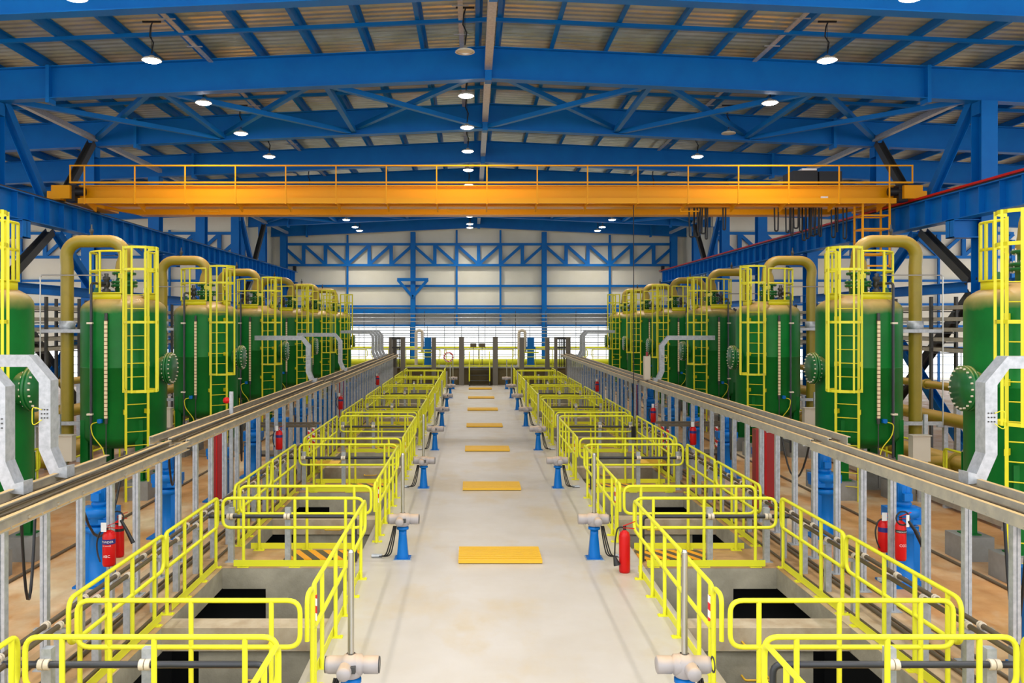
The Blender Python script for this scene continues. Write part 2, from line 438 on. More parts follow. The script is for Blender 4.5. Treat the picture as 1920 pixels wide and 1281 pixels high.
# triangular bracket on the left wall column
m = MB(); y = Yf-.3
m.bar((-5.75, y, 6.97), (-3.55, y, 6.97), .12, .22); m.bar((-5.7, y, 6.95), (-4.65, y, 5.75), .2, .14, up=(0, 1, 0)); m.bar((-3.6, y, 6.95), (-4.65, y, 5.75), .2, .14, up=(0, 1, 0))
trim(m)

# ================================================================== steel frames
for i, y in enumerate(FR):
    t = thing('roof_rafter', 'blue steel roof rafter spanning the hall, %s from the front' % NTH[i], 'rafter', (0, y, RIDGE_B), 'blue roof rafters')
    m = MB()
    for s in (-1, 1):
        zc = RDEPTH/2
        m.ibeam((0, 0, zc), (s*35.5, 0, zc-SLOPE*35.5), .34, RDEPTH, .025, .02)
    m.build('girder', 'blue', t)
    for s in (-1, 1):
        for xs in (12.0,):
            q = MB(); z0 = -SLOPE*xs
            q.box(s*xs-.05, s*xs+.05, -.2, .2, z0-.12, z0+RDEPTH+.02)
            q.build('splice_plate', 'blue', t)
    q = MB(); q.box(-.09, .09, -.19, .19, -.06, RDEPTH); q.build('ridge_plate', 'blue', t)
    # columns
    for s in (-1, 1):
        zt_ = roof_z(13.6, RIDGE_B)
        if y > 17:
            c = thing('steel_column', 'blue steel crane column of the %s side, %s from the front' % (SIDE[s], NTH[i]), 'column', (s*13.6, y, 0), 'blue crane columns')
            m = MB(); m.ibeam((0, 0, 6.6), (0, 0, zt_-.0), .44, .5, .03, .02, up=(0, 1, 0)).rotz(0)
            m.box(-.24, .24, -.18, .18, zt_-.35, zt_)
            m.build('upper_shaft', 'blue', c)
            m = MB(); m.ibeam((0, 0, 0.03), (0, 0, 6.6), .44, .5, .03, .02, up=(0, 1, 0)); m.box(-.3, .3, -.3, .3, 0, .04)
            m.build('lower_shaft', 'blue', c)
            m = MB(); m.ibeam((-s*.2, 0, 6.48), (-s*.95, 0, 6.48), .4, .5, .025, .02); m.box(-s*.95, -s*.93, -.2, .2, 6.23, 6.73)
            m.build('corbel', 'blue', c)
# purlins
NP = 24
for s in (-1, 1):
    for k in range(NP):
        x = s*(.27+1.485*k); z = roof_z(x, RIDGE_B+RDEPTH)+.13
        m = MB(); m.prof((0, Y0+.1, 0), (0, Y1-.1, 0), [(-.012, -.1), (-.09, -.1), (-.09, -.12), (.012, -.12), (.012, .1), (.09, .1), (.09, .12), (-.012, .12)])
        o = m.build('roof_purlin', 'blue', None, (x, 0, z))
        tag(o, 'long blue roof purlin, %s from the ridge on the %s slope' % (NTH[k], SIDE[s]), 'purlin', 'roof purlins')
# sag bars
for i, y in enumerate([FR[0]+3.7, FR[1]+3.7]):
    m = MB()
    for s in (-1, 1):
        m.bar((0, 0, -.02), (s*35, 0, -.02-SLOPE*35), .1, .09)
    o = m.build('sag_bar', 'blue', None, (0, y, RIDGE_B+RDEPTH-.03))
    tag(o, 'slim blue tie bar across the purlins %s' % ('ahead of the second rafter' if i == 0 else 'behind the second rafter'), 'tie bar')
# ridge strut segments and roof bracing
for i in range(-1, 7):
    ya = FR[i]+.2 if i >= 0 else 11.5; yb = FR[i+1]-.2
    m = MB(); m.bar((0, ya, 0), (0, yb, 0), .2, .2)
    o = m.build('ridge_strut', 'galv', None, (0, 0, RIDGE_B+.32))
    tag(o, 'grey ridge strut hanging at the roof centre, %s from the front' % NTH[i+1], 'strut', 'ridge struts')
    if i >= 1 and i < 7:
        for s in (-1, 1):
            z = roof_z(13.3, RIDGE_B)+.2
            o = MB().bar((s*13.3, FR[i]+.3, z), (s*13.3, FR[i+1]-.3, z), .16, .16).build('eave_strut', 'galv')
            tag(o, 'pale strut between column heads on the %s, %s from the front' % (SIDE[s], NTH[i-1]), 'strut', 'column head struts')
def roof_brace(i, tail):
    ya, yb = FR[i]+.1, FR[i+1]-.1
    for s in (-1, 1):
        for j in range(3):
            x0, x1 = s*4.5*j, s*4.5*(j+1)
            z = lambda x: roof_z(x, RIDGE_B)+.25
            t = thing('roof_cross_brace', 'blue roof cross brace, %s from the ridge on the %s, %s' % (NTH[j], SIDE[s], tail), 'brace', (0, 0, 0), 'roof cross braces')
            MB().bar((x0+s*.15, ya, z(x0)), (x1-s*.1, yb, z(x1)), .16, .14).build('diagonal', 'blue', t)
            MB().bar((x1-s*.1, ya, z(x1)-.15), (x0+s*.15, yb, z(x0)-.15), .16, .14).build('diagonal', 'blue', t)
            if j < 2:
                o = MB().bar((x1, ya, z(x1)-.1), (x1, yb, z(x1)-.1), .15, .15).build('roof_strut', 'blue')
                tag(o, 'blue straight strut between rafters, %s from the ridge on the %s, %s' % (NTH[j], SIDE[s], tail), 'strut', 'straight roof struts')
roof_brace(1, 'above the crane')
roof_brace(5, 'near the end wall')
# column bracing
def col_brace(s, i, tail):
    ya, yb, ym = FR[i]+.25, FR[i+1]-.25, (FR[i]+FR[i+1])/2; x = s*13.45
    zt_ = roof_z(13.6, RIDGE_B)+.1
    for nm, a, b, c in (('upper near', (x, ya, zt_), (x, ym-.15, 7.3), 'blue'), ('upper far', (x, yb, zt_), (x, ym+.15, 7.3), 'dark'),
                        ('middle near', (x-s*.05, ya, 5.05), (x-s*.05, ym-.2, 6.7), 'dark'), ('middle far', (x-s*.05, yb, 5.05), (x-s*.05, ym+.2, 6.7), 'blue'),
                        ('lower falling', (x-s*.2, yb, 4.75), (x-s*.2, ya, .4), 'blue'), ('lower rising', (x, ya, 4.75), (x, yb, .4), 'dark')):
        o = MB().ibeam(a, b, .24, .24, .02, .02, up=(1, 0, 0)).build('column_brace', c)
        tag(o, '%s steel brace between columns, %s one, %s side, %s' % ('blue' if c == 'blue' else 'dark grey', nm, SIDE[s], tail), 'brace')
for s in (-1, 1):
    col_brace(s, 1, 'under the crane'); col_brace(s, 5, 'far end')
    for i in range(0, 7):
        o = MB().ibeam((s*13.3, FR[i]+.28, 4.9), (s*13.3, FR[i+1]-.28, 4.9), .24, .3).build('column_tie_beam', 'blue')
        tag(o, 'blue horizontal tie beam between columns, %s side, %s from the front' % (SIDE[s], NTH[i]), 'beam', 'column tie beams')
# crane runway beams
RX = 12.95
for s in (-1, 1):
    t = thing('crane_runway', 'long blue crane runway beam with stiffener plates on the %s%s' % (SIDE[s], ' carrying a red conductor' if s > 0 else ''), 'runway beam', (s*RX, 0, 7.12))
    m = MB(); ya, yb = 8.0, 60.2
    m.ibeam((0, ya, 0), (0, yb, 0), .4, .76, .03, .02)
    m.build('beam', 'blue', t)
    n = int((yb-ya)/.88)
    q = MB().box(-.17, .17, -.012, .012, -.35, .35).mesh('stiffener', 'blue')
    for j in range(n): inst(q, 'stiffener', t, (0, ya+.2+j*.88, 0))
    MB().box(-.04, .04, ya, yb, .38, .46).build('rail', 'dark', t)
    if s > 0: MB().box(-.24, -.18, ya, yb, .42, .48).build('conductor', 'red', t)
    MB().box(-.1, .1, yb-.3, yb, .38, .8).build('end_stop', 'black', t)

# ================================================================== crane
YC = 26.0
cr = thing('overhead_crane', 'orange overhead travelling crane spanning the hall between blue runways', 'crane', (0, YC, 7.5))
def zz(z): return z-7.5
m = MB()
pl = [(-12.5, 7.66), (-11.4, 7.46), (11.4, 7.46), (12.5, 7.66), (12.5, 8.08), (-12.5, 8.08)]
def xz_prism(m, pl, y0, y1):
    n = len(pl); vs = [(x, y0, zz(z)) for x, z in pl]+[(x, y1, zz(z)) for x, z in pl]
    m.add(vs, [tuple(range(n)), tuple(range(2*n-1, n-1, -1))]+[(i, n+i, n+(i+1) % n, (i+1) % n) for i in range(n)]); return m
xz_prism(m, pl, 0, .45); m.box(-12.4, 12.4, -.06, .51, zz(8.06), zz(8.1)); m.box(-11.4, 11.4, -.06, .51, zz(7.44), zz(7.47))
m.build('main_girder', 'orange', cr)
m = MB(); xz_prism(m, pl, 1.9, 2.35); m.box(-11.4, 11.4, 1.84, 2.41, zz(7.44), zz(7.47)); m.build('main_girder', 'orange', cr)
m = MB(); m.box(-12.1, 12.1, -.75, -.02, zz(7.50), zz(7.55)); m.box(-12.1, 12.1, -.78, -.74, zz(7.44), zz(7.60))
for j in range(17):
    x = -11.9+j*1.487; m.add([(x-.02, -.74, zz(7.5)), (x+.02, -.74, zz(7.5)), (x+.02, 0, zz(7.5)), (x-.02, 0, zz(7.5)), (x-.02, 0, zz(7.28)), (x+.02, 0, zz(7.28))], [(0, 1, 2, 3), (0, 4, 5, 1), (0, 3, 4), (1, 2, 5)])
m.build('walkway', 'orange', cr)
hr = bpy.data.objects.new('handrail', MB().bar((-12.35, -.76, zz(8.56)), (12.6, -.76, zz(8.56)), .04).bar((-12.35, -.76, zz(8.06)), (12.6, -.76, zz(8.06)), .05)
                          .bar((-12.33, -.76, zz(8.06)), (-12.33, -.76, zz(8.56)), .035).bar((12.58, -.76, zz(8.06)), (12.58, -.76, zz(8.56)), .035).mesh('handrail', 'orange'))
COL.objects.link(hr); hr.parent = cr
pm = MB().bar((0, -.78, zz(7.42)), (0, -.78, zz(8.56)), .035).mesh('stanchion', 'orange')
for j in range(17): inst(pm, 'stanchion', hr, (-11.9+j*1.487, 0, 0))
for s in (-1, 1):
    m = MB(); m.box(s*12.45, s*13.0, -.55, 3.0, zz(7.62), zz(8.02)); m.box(s*12.75, s*13.15, -.5, -.15, zz(7.6), zz(7.85)); m.build('end_truck', 'orange', cr)
    m = MB(); m.cyl((s*12.1, -.3, zz(7.86)), (s*12.6, -.3, zz(7.86)), .13); m.box(s*12.35, s*12.62, -.42, -.1, zz(7.55), zz(8.05)); m.build('drive_motor', 'black', cr)
    for yy in (0, 2.5):
        MB().cyl((s*12.9, yy, zz(7.73)), (s*13.05, yy, zz(7.73)), .15).build('wheel', 'dark', cr)
# trolley / electrics
m = MB(); m.box(9.5, 10.25, .4, 1.3, zz(8.14), zz(8.62)); m.box(10.3, 11.0, .4, 1.3, zz(8.1), zz(8.6)); m.box(9.3, 11.0, .3, 2.2, zz(8.1), zz(8.18)); tr = m.build('electrical_cabinet', 'black', cr)
MB().box(9.75, 10.2, .35, 1.3, zz(8.62), zz(8.68)).build('cabinet_lid', 'white', tr)
MB().box(10.16, 10.36, -.1, -.03, zz(7.66), zz(7.75)).build('control_box', 'white', cr)
m = MB()
for (px, a) in ((-8.3, 0), (-.9, 0), (6.1, 0)):
    m.tube([(px-.28, -.35, zz(7.34)), (px-.28, -.35, zz(7.26)), (px+.28, -.35, zz(7.26)), (px+.28, -.35, zz(7.34))], .02, 6)
m.build('lamp_hanger', 'orange', cr)
# festoon
rnd = random.Random(3)
fx = [9.2, 9.55, 9.68, 9.8, 9.95, 10.05, 10.15, 10.25, 10.33, 10.42, 10.55, 10.95, 11.05, 11.3, 6.6, 6.75, 6.85, 6.95, 7.05, 7.6]
for x in fx:
    L = rnd.uniform(.4, .78); wd = rnd.uniform(.03, .09); x -= .3
    m = MB(); m.tube(round_path([(x-wd, .2, zz(7.46)), (x-wd*.8, .2, zz(7.22)-L), (x+wd*.8, .2, zz(7.22)-L), (x+wd, .2, zz(7.46))], .05, 4), .024, 6)
    m.build('festoon_cable', 'black', cr)
m = MB()
for (x, y) in ((11.15, -.55), (11.95, -.55), (11.15, -.0), (11.95, -.0)): m.bar((x, y-.12, zz(7.45)), (x, y-.12, zz(5.55 if y < -.3 else 6.0)), .05)
for z in (7.1, 6.7, 6.3, 5.95):
    m.bar((11.15, -.67, zz(z)), (11.95, -.67, zz(z)), .045); m.bar((11.15, -.12, zz(z)), (11.95, -.12, zz(z)), .04)
    m.bar((11.15, -.67, zz(z)), (11.15, -.12, zz(z)), .035); m.bar((11.95, -.67, zz(z)), (11.95, -.12, zz(z)), .035)
m.bar((11.15, -.67, zz(5.6)), (11.95, -.67, zz(5.6)), .05)
m.build('access_ladder', 'orange', cr)
m = MB(); m.tube([(4.4, -.4, zz(7.45)), (4.41, -.4, zz(4)), (4.4, -.4, zz(.75))], .013, 6); m.build('pendant_cable', 'black', cr)
m = MB(); m.box(4.34, 4.46, -.45, -.35, zz(.4), zz(.8)); m.box(4.37, 4.43, -.47, -.45, zz(.45), zz(.75)); m.build('pendant_control', 'black', cr)

# ================================================================== lamps
lens_on = MB().lathe([(0, -.125), (.1, -.12), (.17, -.1), (.205, -.07)], seg=20).mesh('lens', 'lens_on')
lens_off = MB().lathe([(0, -.085), (.15, -.08), (.2, -.06)], seg=20).mesh('lens', 'lens_off')
hous = MB().lathe([(.225, -.075), (.23, -.05), (.19, -.02), (.09, .0), (.05, .05), (0, .055)], seg=20).lathe([(.2, -.07), (.235, -.075)], seg=20).mesh('housing', 'cream')
def lamp(x, y, z, on, label, seen=True):
    t = thing('high_bay_lamp', label, 'lamp', (x, y, z), 'high bay lamps')
    inst(hous, 'housing', t); inst(lens_on if on else lens_off, 'lens', t)
    zr = roof_z(x, RIDGE_B+RDEPTH)+.02-z
    m = MB(); m.tube([(0, 0, .1), (.04, 0, .3*zr+.1), (-.05, .02, .6*zr), (-.03, 0, zr*.85), (.02, 0, zr)], .018, 6); m.cyl((0, 0, .1), (0, 0, zr+.02), .006, 6)
    m.bar((-.22, 0, zr), (.22, 0, zr), .04)
    m.build('suspension_cord', 'black', t)
    if on:
        L = bpy.data.lights.new('lamp_light', 'SPOT'); L.energy = LAMP_W*(6.5 if y > 57 else 4.6); L.spot_size = 2.6; L.spot_blend = 1.0; L.shadow_soft_size = .2
        L.color = (1, .95, .88)
        lo = bpy.data.objects.new('lamp_light', L); COL.objects.link(lo); lo.parent = t; lo.location = (0, 0, -.13)
YL = [20.4+3.93*k for k in range(-4, 10)]+[57.9]
for row, (x, z) in {'left': (-8.1, 10.25), 'centre': (-.61, 10.45), 'right': (8.05, 10.25)}.items():
    for k, y in enumerate(YL):
        idx = k-4
        on = True
        if row == 'centre' and idx == 0: on = False
        if row == 'right' and idx in (2, 4): on = False
        if row == 'left' and idx == 4: on = False
        pos = '%s from the front' % NTH[k]
        lamp(x, y, z, on, '%s high bay lamp of the %s row, %s' % ('glowing' if on else 'unlit', row, pos))
# cable trunking along the lamp rows under the roof
for x, nm in ((-7.6, 'left'), (-.72, 'centre'), (7.3, 'right')):
    z = roof_z(x, RIDGE_B+RDEPTH)-.03
    m = MB(); m.box(-.06, .06, 12, 60, -.03, 0)
    for j in range(24): m.box(-.2, .2, 12+2*j, 12.04+2*j, -.05, -.03)
    tag(m.build('cable_trunking', 'galv', None, (x, 0, z)), 'thin grey cable trunking under the roof above the %s lamp row' % nm, 'cable trunking')

# ================================================================== guard rails
RT, RM, RR = 1.1, .63, .0255
post_me = MB().cyl((0, 0, .02), (0, 0, RT), RR, 12).mesh('post', 'yellow')
# foot plate as part of the post
def post_mesh():
    m = MB(); m.cyl((0, 0, .012), (0, 0, RT), RR, 12); m.box(-.09, .09, -.045, .045, 0, .012)
    for q in (-.07, .07): m.cyl((q, 0, .012), (q, 0, .03), .012, 6)
    return m.mesh('post', 'yellow')
post_x = post_mesh()
tape_me = MB().cyl((0, 0, .70), (0, 0, .98), RR+.004, 12).mesh('warning_tape', 'tape')
_rail_cache = {}
def guardrail(label, group, origin, axis, length, posts, tape=None, closed=True, toe=True, hoop=None, side=1):
    t = thing('guard_rail', label, 'railing', origin, group)
    key = (axis, round(length, 3), closed, toe, hoop, side)
    if key not in _rail_cache:
        U = (lambda u, z: (u, 0, z)) if axis == 'x' else (lambda u, z: (0, u, z))
        m = MB()
        m.tube(round_path([U(0, RT), U(length, RT), U(length, RM), U(0, RM)], .13, 6, True), RR, 10, closed=True)
        if hoop:
            m.tube(round_path([U(hoop[0], RM), U(hoop[0], RT), U(hoop[1], RT), U(hoop[1], .02)], .1, 6), RR, 10)
        a = m.mesh('handrail', 'yellow'); b = None
        if toe:
            n = MB()
            if axis == 'x': n.box(.18, length-.18, -side*.036, -side*.028, .02, .12)
            else: n.box(-side*.036, -side*.028, .18, length-.18, .02, .12)
            b = n.mesh('toe_board', 'yellow')
        _rail_cache[key] = (a, b)
    a, b = _rail_cache[key]
    inst(a, 'handrail', t)
    if b: inst(b, 'toe_board', t)
    for p in posts:
        inst(post_x, 'post', t, (p, 0, 0) if axis == 'x' else (0, p, 0), rz=0)
    if tape is not None:
        inst(tape_me, 'warning_tape', t, (tape, 0, 0) if axis == 'x' else (0, tape, 0))
    return t
for s in (-1, 1):
    sd = SIDE[s]
    for k in range(-1, 8):
        a, b = 8.61+P*k, 13.64+P*k
        wh = 'the cut-off pit' if k == -1 else ('the %s pit' % NTH[k])
        x0 = (2.17, 4.42); o = x0[0] if s > 0 else -x0[1]
        pp = [.29, 1.1, 1.92]; pp = pp if s > 0 else [2.25-q for q in pp]
        if k >= 0:
            guardrail('yellow guard rail across the front end of %s, %s row' % (wh, sd), 'cross rails', (o, a, 0), 'x', 2.25, pp, side=-1)
        if k < 7:
            guardrail('yellow guard rail across the rear end of %s, %s row' % (wh, sd), 'cross rails', (o, b, 0), 'x', 2.25, pp, side=1)
        if k == 7: b = 53.4
        if k < 7:
            # outer side, two panels
            guardrail('yellow guard rail on the outer edge of %s, nearer panel, %s row' % (wh, sd), 'outer side rails', (s*XO, a+.03, 0), 'y', 2.66, [.25, .91, 1.62, 2.33], side=s)
            guardrail('yellow guard rail on the outer edge of %s, farther panel, %s row' % (wh, sd), 'outer side rails', (s*XO, a+2.73, 0), 'y', 2.36, [.08, .78, 1.52, 2.26], side=s)
            guardrail('yellow guard rail along the aisle side of %s, %s row' % (wh, sd), 'aisle side rails', (s*XI, a+.48, 0), 'y', 4.42, [.09, .55, 1.5, 2.28, 3.06, 3.9], tape=.09, hoop=(-.32, -.03), side=-s)
        else:
            guardrail('yellow guard rail along the outer edge of %s, %s row' % (wh, sd), 'outer side rails', (s*XO, a+.03, 0), 'y', 2.5, [.2, 1.2, 2.3], side=s)
            guardrail('yellow guard rail along the aisle side of %s, %s row' % (wh, sd), 'aisle side rails', (s*XI, a+.48, 0), 'y', 2.1, [.09, 1.05, 2.0], side=-s)

# hazard plates on the crossings
for s in (-1, 1):
    for k in range(-1, 7):
        y = 13.98+P*k
        m = MB(); m.box(-.6, .6, 0, .58, 0.0, .03)
        o = m.build('hazard_plate', 'hazard', None, (s*2.93, y, .0))
        tag(o, 'yellow and black striped step plate on a crossing, %s row, %s from the front' % (SIDE[s], NTH[k+1]), 'step plate', 'striped step plates')

# black cross pipes above each pit front rail with supports
for s in (-1, 1):
    for k in range(-1, 7):
        y = 13.64+P*k+.26
        t = thing('cross_pipe', 'black pipe crossing beside the railing on grey stands, %s row, %s from the front' % (SIDE[s], NTH[k+1]), 'pipe', (s*3.4, y, 0), 'black cross pipes')
        m = MB(); pts = [(s*1.36, 0, .75), (-s*1.06, 0, .75), (-s*1.06, 0, .02)]
        m.tube(round_path(pts, .09, 5), .032, 10); m.build('pipe_run', 'blackpipe', t)
        for xx in (.05, .98):
            q = MB(); q.box(s*xx-.045, s*xx+.045, .03, .12, 0, .88); q.box(s*xx-.08, s*xx+.08, -.02, .16, 0, .01); q.build('stand', 'galv', t)
            q = MB(); q.cyl((s*xx-.05, 0, .75), (s*xx-.005, 0, .75), .05, 10); q.cyl((s*xx+.005, 0, .75), (s*xx+.05, 0, .75), .05, 10); q.build('clamp', 'clamp', t)

# floor gratings down the aisle
m = MB()
for j in range(7): m.box(-.68, .68, j*.128, j*.128+.088, .015, .065)
gm = m.mesh('floor_grating', 'grate'); gb = MB().box(-.67, .67, .005, .86, .0, .014).mesh('dark_gap_plate', 'brownpipe')  # dark brown plate under the slats paints shade into their gaps
for k in range(-1, 7):
    o = inst(gm, 'floor_grating', None, (.02, 13.8+P*k, 0)); inst(gb, 'dark_gap_plate', o); tag(o, 'yellow ribbed floor grating in the central aisle, %s from the front' % NTH[k+1], 'grating', 'aisle floor gratings')

# ================================================================== valve actuators
def actuator_meshes(s):
    out = {}
    m = MB(); m.box(-.13, .13, -.13, .13, 0, .02); m.lathe([(.13, .02), (.125, .06), (.085, .4), (.085, .48), (0, .48)], seg=4, a0=PI/4, a1=PI/4+2*PI)
    m.v = m.v; m.lathe([(.085, .48), (.1, .485), (.1, .52), (.07, .525), (.065, .56), (0, .56)], seg=16)
    out['pedestal'] = m.mesh('pedestal', 'pumpblue')
    m = MB(); m.box(-.15, .15, -.15, .15, 0, .012)
    out['base_plate'] = m.mesh('base_plate', 'galv')
    m = MB(); m.lathe([(0, -.24), (.075, -.24), (.085, -.2), (.085, -.06), (.1, -.055), (.1, .02)], (0, 0, .65), 18, 'x')
    m.lathe([(.1, -.0), (.1, .1), (.075, .12), (.085, .13), (.085, .26), (.07, .27), (0, .27)], (0, 0, .65), 18, 'x')
    m.lathe([(.09, .54), (.11, .57), (.11, .7), (.07, .74), (.045, .755)], seg=16)
    m.lathe([(.0, -.23), (.062, -.23), (.068, -.21), (.068, -.05)], (-.04, 0, .64), 16, 'y')
    if s < 0: pass
    else: m.mirror()
    out['gearbox'] = m.mesh('gearbox', 'grey')
    m = MB(); m.box(-s*.06, -s*.0, -.15, -.1, .62, .68) if s < 0 else m.box(.02, .1, -.14, -.09, .6, .68)
    for q in (-.24, .27): m.lathe([(.06, q-.004), (.078, q-.004), (.078, q+.004), (.06, q+.004)], (0, 0, .65), 14, 'x')
    out['end_ring'] = m.mesh('end_ring', 'dark')
    m = MB(); m.cyl((0, 0, .72), (0, 0, 1.72), .03, 12); m.lathe([(.026, 1.72), (.022, 1.74), (0, 1.745)], seg=12)
    out['stem'] = m.mesh('stem', 'steel')
    m = MB()
    for q in range(3):
        m.tube(round_path([(-s*(.1+.02*q)*-1, -.1, .56), (s*(.14+.03*q), -.08, .3), (s*(.2+.04*q), -.05, .04), (s*.42, .02+.03*q, .03)], .1, 5), .011, 6)
    out['cable'] = m.mesh('cable', 'black')
    m = MB(); m.cyl((s*.35, .03, .03), (s*.52, .03, .03), .028, 8); m.cyl((s*.35, .09, .03), (s*.52, .09, .03), .02, 8)
    out['conduit'] = m.mesh('conduit', 'galv')
    return out
for s in (-1, 1):
    am = actuator_meshes(s)
    for k in range(-1, 8):
        if k == -1: continue
        t = thing('valve_actuator', 'grey electric valve actuator on blue pedestal, %s from the front, %s of aisle' % (NTH[k], SIDE[s]), 'valve actuator', (s*1.587, 8.12+P*k, 0), 'valve actuators along the aisle')
        for n, me in am.items(): inst(me, n, t)

# ================================================================== cable tray gantries
TX = 5.2
postm = MB().box(-.04, -.006, -.04, .04, .012, 1.9).box(.006, .04, -.04, .04, .012, 1.9).box(-.01, .01, -.03, .03, .012, 1.9).box(-.1, .1, -.09, .09, 0, .012)
postm.box(-.2, .14, -.03, .03, 1.86, 1.9); postme = postm.mesh('post', 'galv')
def rail_c(y0, y1, x, z, h=.13):
    m = MB(); m.prof((x, y0, z), (x, y1, z), [(-.03, 0), (.03, 0), (.03, .012), (-.018, .012), (-.018, h-.012), (.03, h-.012), (.03, h), (-.03, h)]); return m
for s in (-1, 1):
    for seg, (ya, yb, dz, dx, lab) in enumerate(((7.2, 13.4, 0, 0, 'nearest'), (13.45, 27.2, .03, .02, 'middle'), (27.6, 51.5, .0, .0, 'farthest'))):
        t = thing('cable_tray_gantry', 'dusty steel cable tray on galvanised posts, %s stretch of the %s side' % (lab, SIDE[s]), 'cable tray', (s*TX, 0, 0), 'cable tray gantries')
        for j, x in enumerate((-.3, -.02, .28)):
            m = rail_c(ya, yb-(1.6 if (j == 2 and seg == 0) else 0), s*(x+dx), 1.91+dz+.02*j)
            if j == 0 and seg < 2:
                for q in range(int((yb-ya)/.3)): m.box(s*(x+dx)-s*.03, s*(x+dx)-s*.037, ya+.1+q*.3, ya+.115+q*.3, 1.93+dz, 1.945+dz)
            m.build('tray_rail', 'traydust', t)
        m = MB(); nr = int((yb-ya)/.6)
        for j in range(nr): m.box(s*(-.3+dx), s*(.28+dx), ya+.2+j*.6, ya+.24+j*.6, 1.93+dz, 1.96+dz)
        m.build('tray_rungs', 'traydust', t)
        m = MB(); rr = random.Random(seg+s)
        for j in range(5):
            x = s*(-.22+j*.1+dx); m.tube([(x+rr.uniform(-.02, .02), ya+.1+(yb-ya-.2)*q/8, 1.985+dz+rr.uniform(0, .03)) for q in range(9)], .014, 6)
        m.build('tray_cables', 'brownpipe', t)
        y = (7.01 if s < 0 else 7.2)
        while y < ya: y += .871
        while y < yb: inst(postme, 'post', t, (s*.05, y, 0)); y += .871

# elbow ducts rising from the tray to the tanks
def riser(s, y, label, vx=5.62, top=3.44, w=.2, reach=7.3):
    t = thing('cable_duct', label, 'duct', (s*vx, y, 1.95), 'galvanised elbow ducts')
    pts = [(s*(TX+.15-vx), 0.0, .14), (s*(TX+.3-vx), 0, .14), (0, 0, .42), (0, 0, top-1.95-.25), (s*.2, 0, top-1.95), (s*(reach-vx), 0, top-1.95)]; w = .135
    # duct swept with rectangular section
    m = MB(); n = len(pts); ring = []
    for i, p in enumerate(pts):
        p = Vector(p); d = (Vector(pts[min(i+1, n-1)])-Vector(pts[max(i-1, 0)])).normalized()
        nrm = Vector((d.z, 0, -d.x))*(w/2*1.06)
        for a, b in ((1, -.1), (1, .1), (-1, .1), (-1, -.1)): ring.append(p+nrm*a+Vector((0, b, 0)))
    fs = []
    for i in range(n-1):
        for k in range(4): fs.append((i*4+k, i*4+(k+1) % 4, (i+1)*4+(k+1) % 4, (i+1)*4+k))
    fs += [(3, 2, 1, 0), (n*4-4, n*4-3, n*4-2, n*4-1)]
    m.add(ring, fs); m.build('trunk', 'galv', t)
    m = MB()
    for q in (-.035, 0, .035):
        for r in (-.05, 0, .05): m.cyl((q, -.11, .85+r), (q, -.098, .85+r), .009, 6)
    m.build('gland_plate', 'dark', t)
    m = MB(); m.tube(round_path([(s*.02, -.13, .9), (s*.12, -.16, .95), (s*.12, -.16, .7), (s*.02, -.13, .78)], .08, 5), .006, 6); m.build('lead', 'yladder', t)
riser(-1, 9.45, 'galvanised elbow duct at the left picture edge, nearest of all')
riser(-1, 10.45, 'galvanised elbow duct beside the nearest left tank, second from the left edge')
riser(1, 10.05, 'galvanised elbow duct in front of the nearest right tank')
riser(-1, 27.0, 'galvanised elbow duct crossing in front of the third left tank', top=3.43)
riser(1, 27.3, 'galvanised elbow duct crossing in front of the fourth right tank', top=3.43)
for j, y in enumerate((33.5, 44.5, 46, 47.5, 49)):
    riser(-1, y, 'small far galvanised elbow duct, left tray, %s beyond the middle' % NTH[j])
for j, y in enumerate((46.4, 47.6)):
    riser(1, y, 'small far galvanised elbow duct, right tray, %s beyond the middle' % NTH[j])

# twin service pipes on stands between railing and trays
for s in (-1, 1):
    for j, x in enumerate((4.74, 4.88)):
        t = thing('service_pipe', 'brown pipe running on stands behind the %s railings, %s one' % (SIDE[s], 'inner' if j == 0 else 'outer'), 'pipe', (s*x, 0, 0))
        MB().cyl((0, 7.2, .745), (0, 51, .745), .029, 10).build('pipe_run', 'brownpipe', t)
        cm = MB().cyl((0, -.03, .745), (0, -.008, .745), .042, 10).cyl((0, .008, .745), (0, .03, .745), .042, 10).mesh('clamp', 'clamp')
        y = 8.9-.88
        while y < 50: inst(cm, 'clamp', t, (0, y, 0)); y += .88
        if j == 0:
            st = MB().box(-.04, .04, -.04, .04, 0, .68).box(-.1, .26, -.03, .03, .68, .715).mesh('stand', 'galv')
            if s < 0: st = MB().box(-.04, .04, -.04, .04, 0, .68).box(-.26, .1, -.03, .03, .68, .715).mesh('stand', 'galv')
            y = 8.9-.88
            while y < 50: inst(st, 'stand', t, (s*.0, y, 0)); y += .88
    for j, (x, r) in enumerate(((4.64, .02), (4.98, .025), (5.08, .02), (5.42, .022))):
        o = MB().cyl((s*x, 7, r), (s*x, 51.5, r), r, 8).build('floor_conduit', 'brownpipe')
        tag(o, 'thin brown conduit lying on the %s side floor, %s from the railing' % (SIDE[s], NTH[j]), 'conduit', 'floor conduits')
    o = MB().cyl((s*7.38, 7, .025), (s*7.38, 51, .025), .025, 8).build('floor_conduit', 'brownpipe'); tag(o, 'dark conduit on the rusty floor before the %s tanks' % SIDE[s], 'conduit')

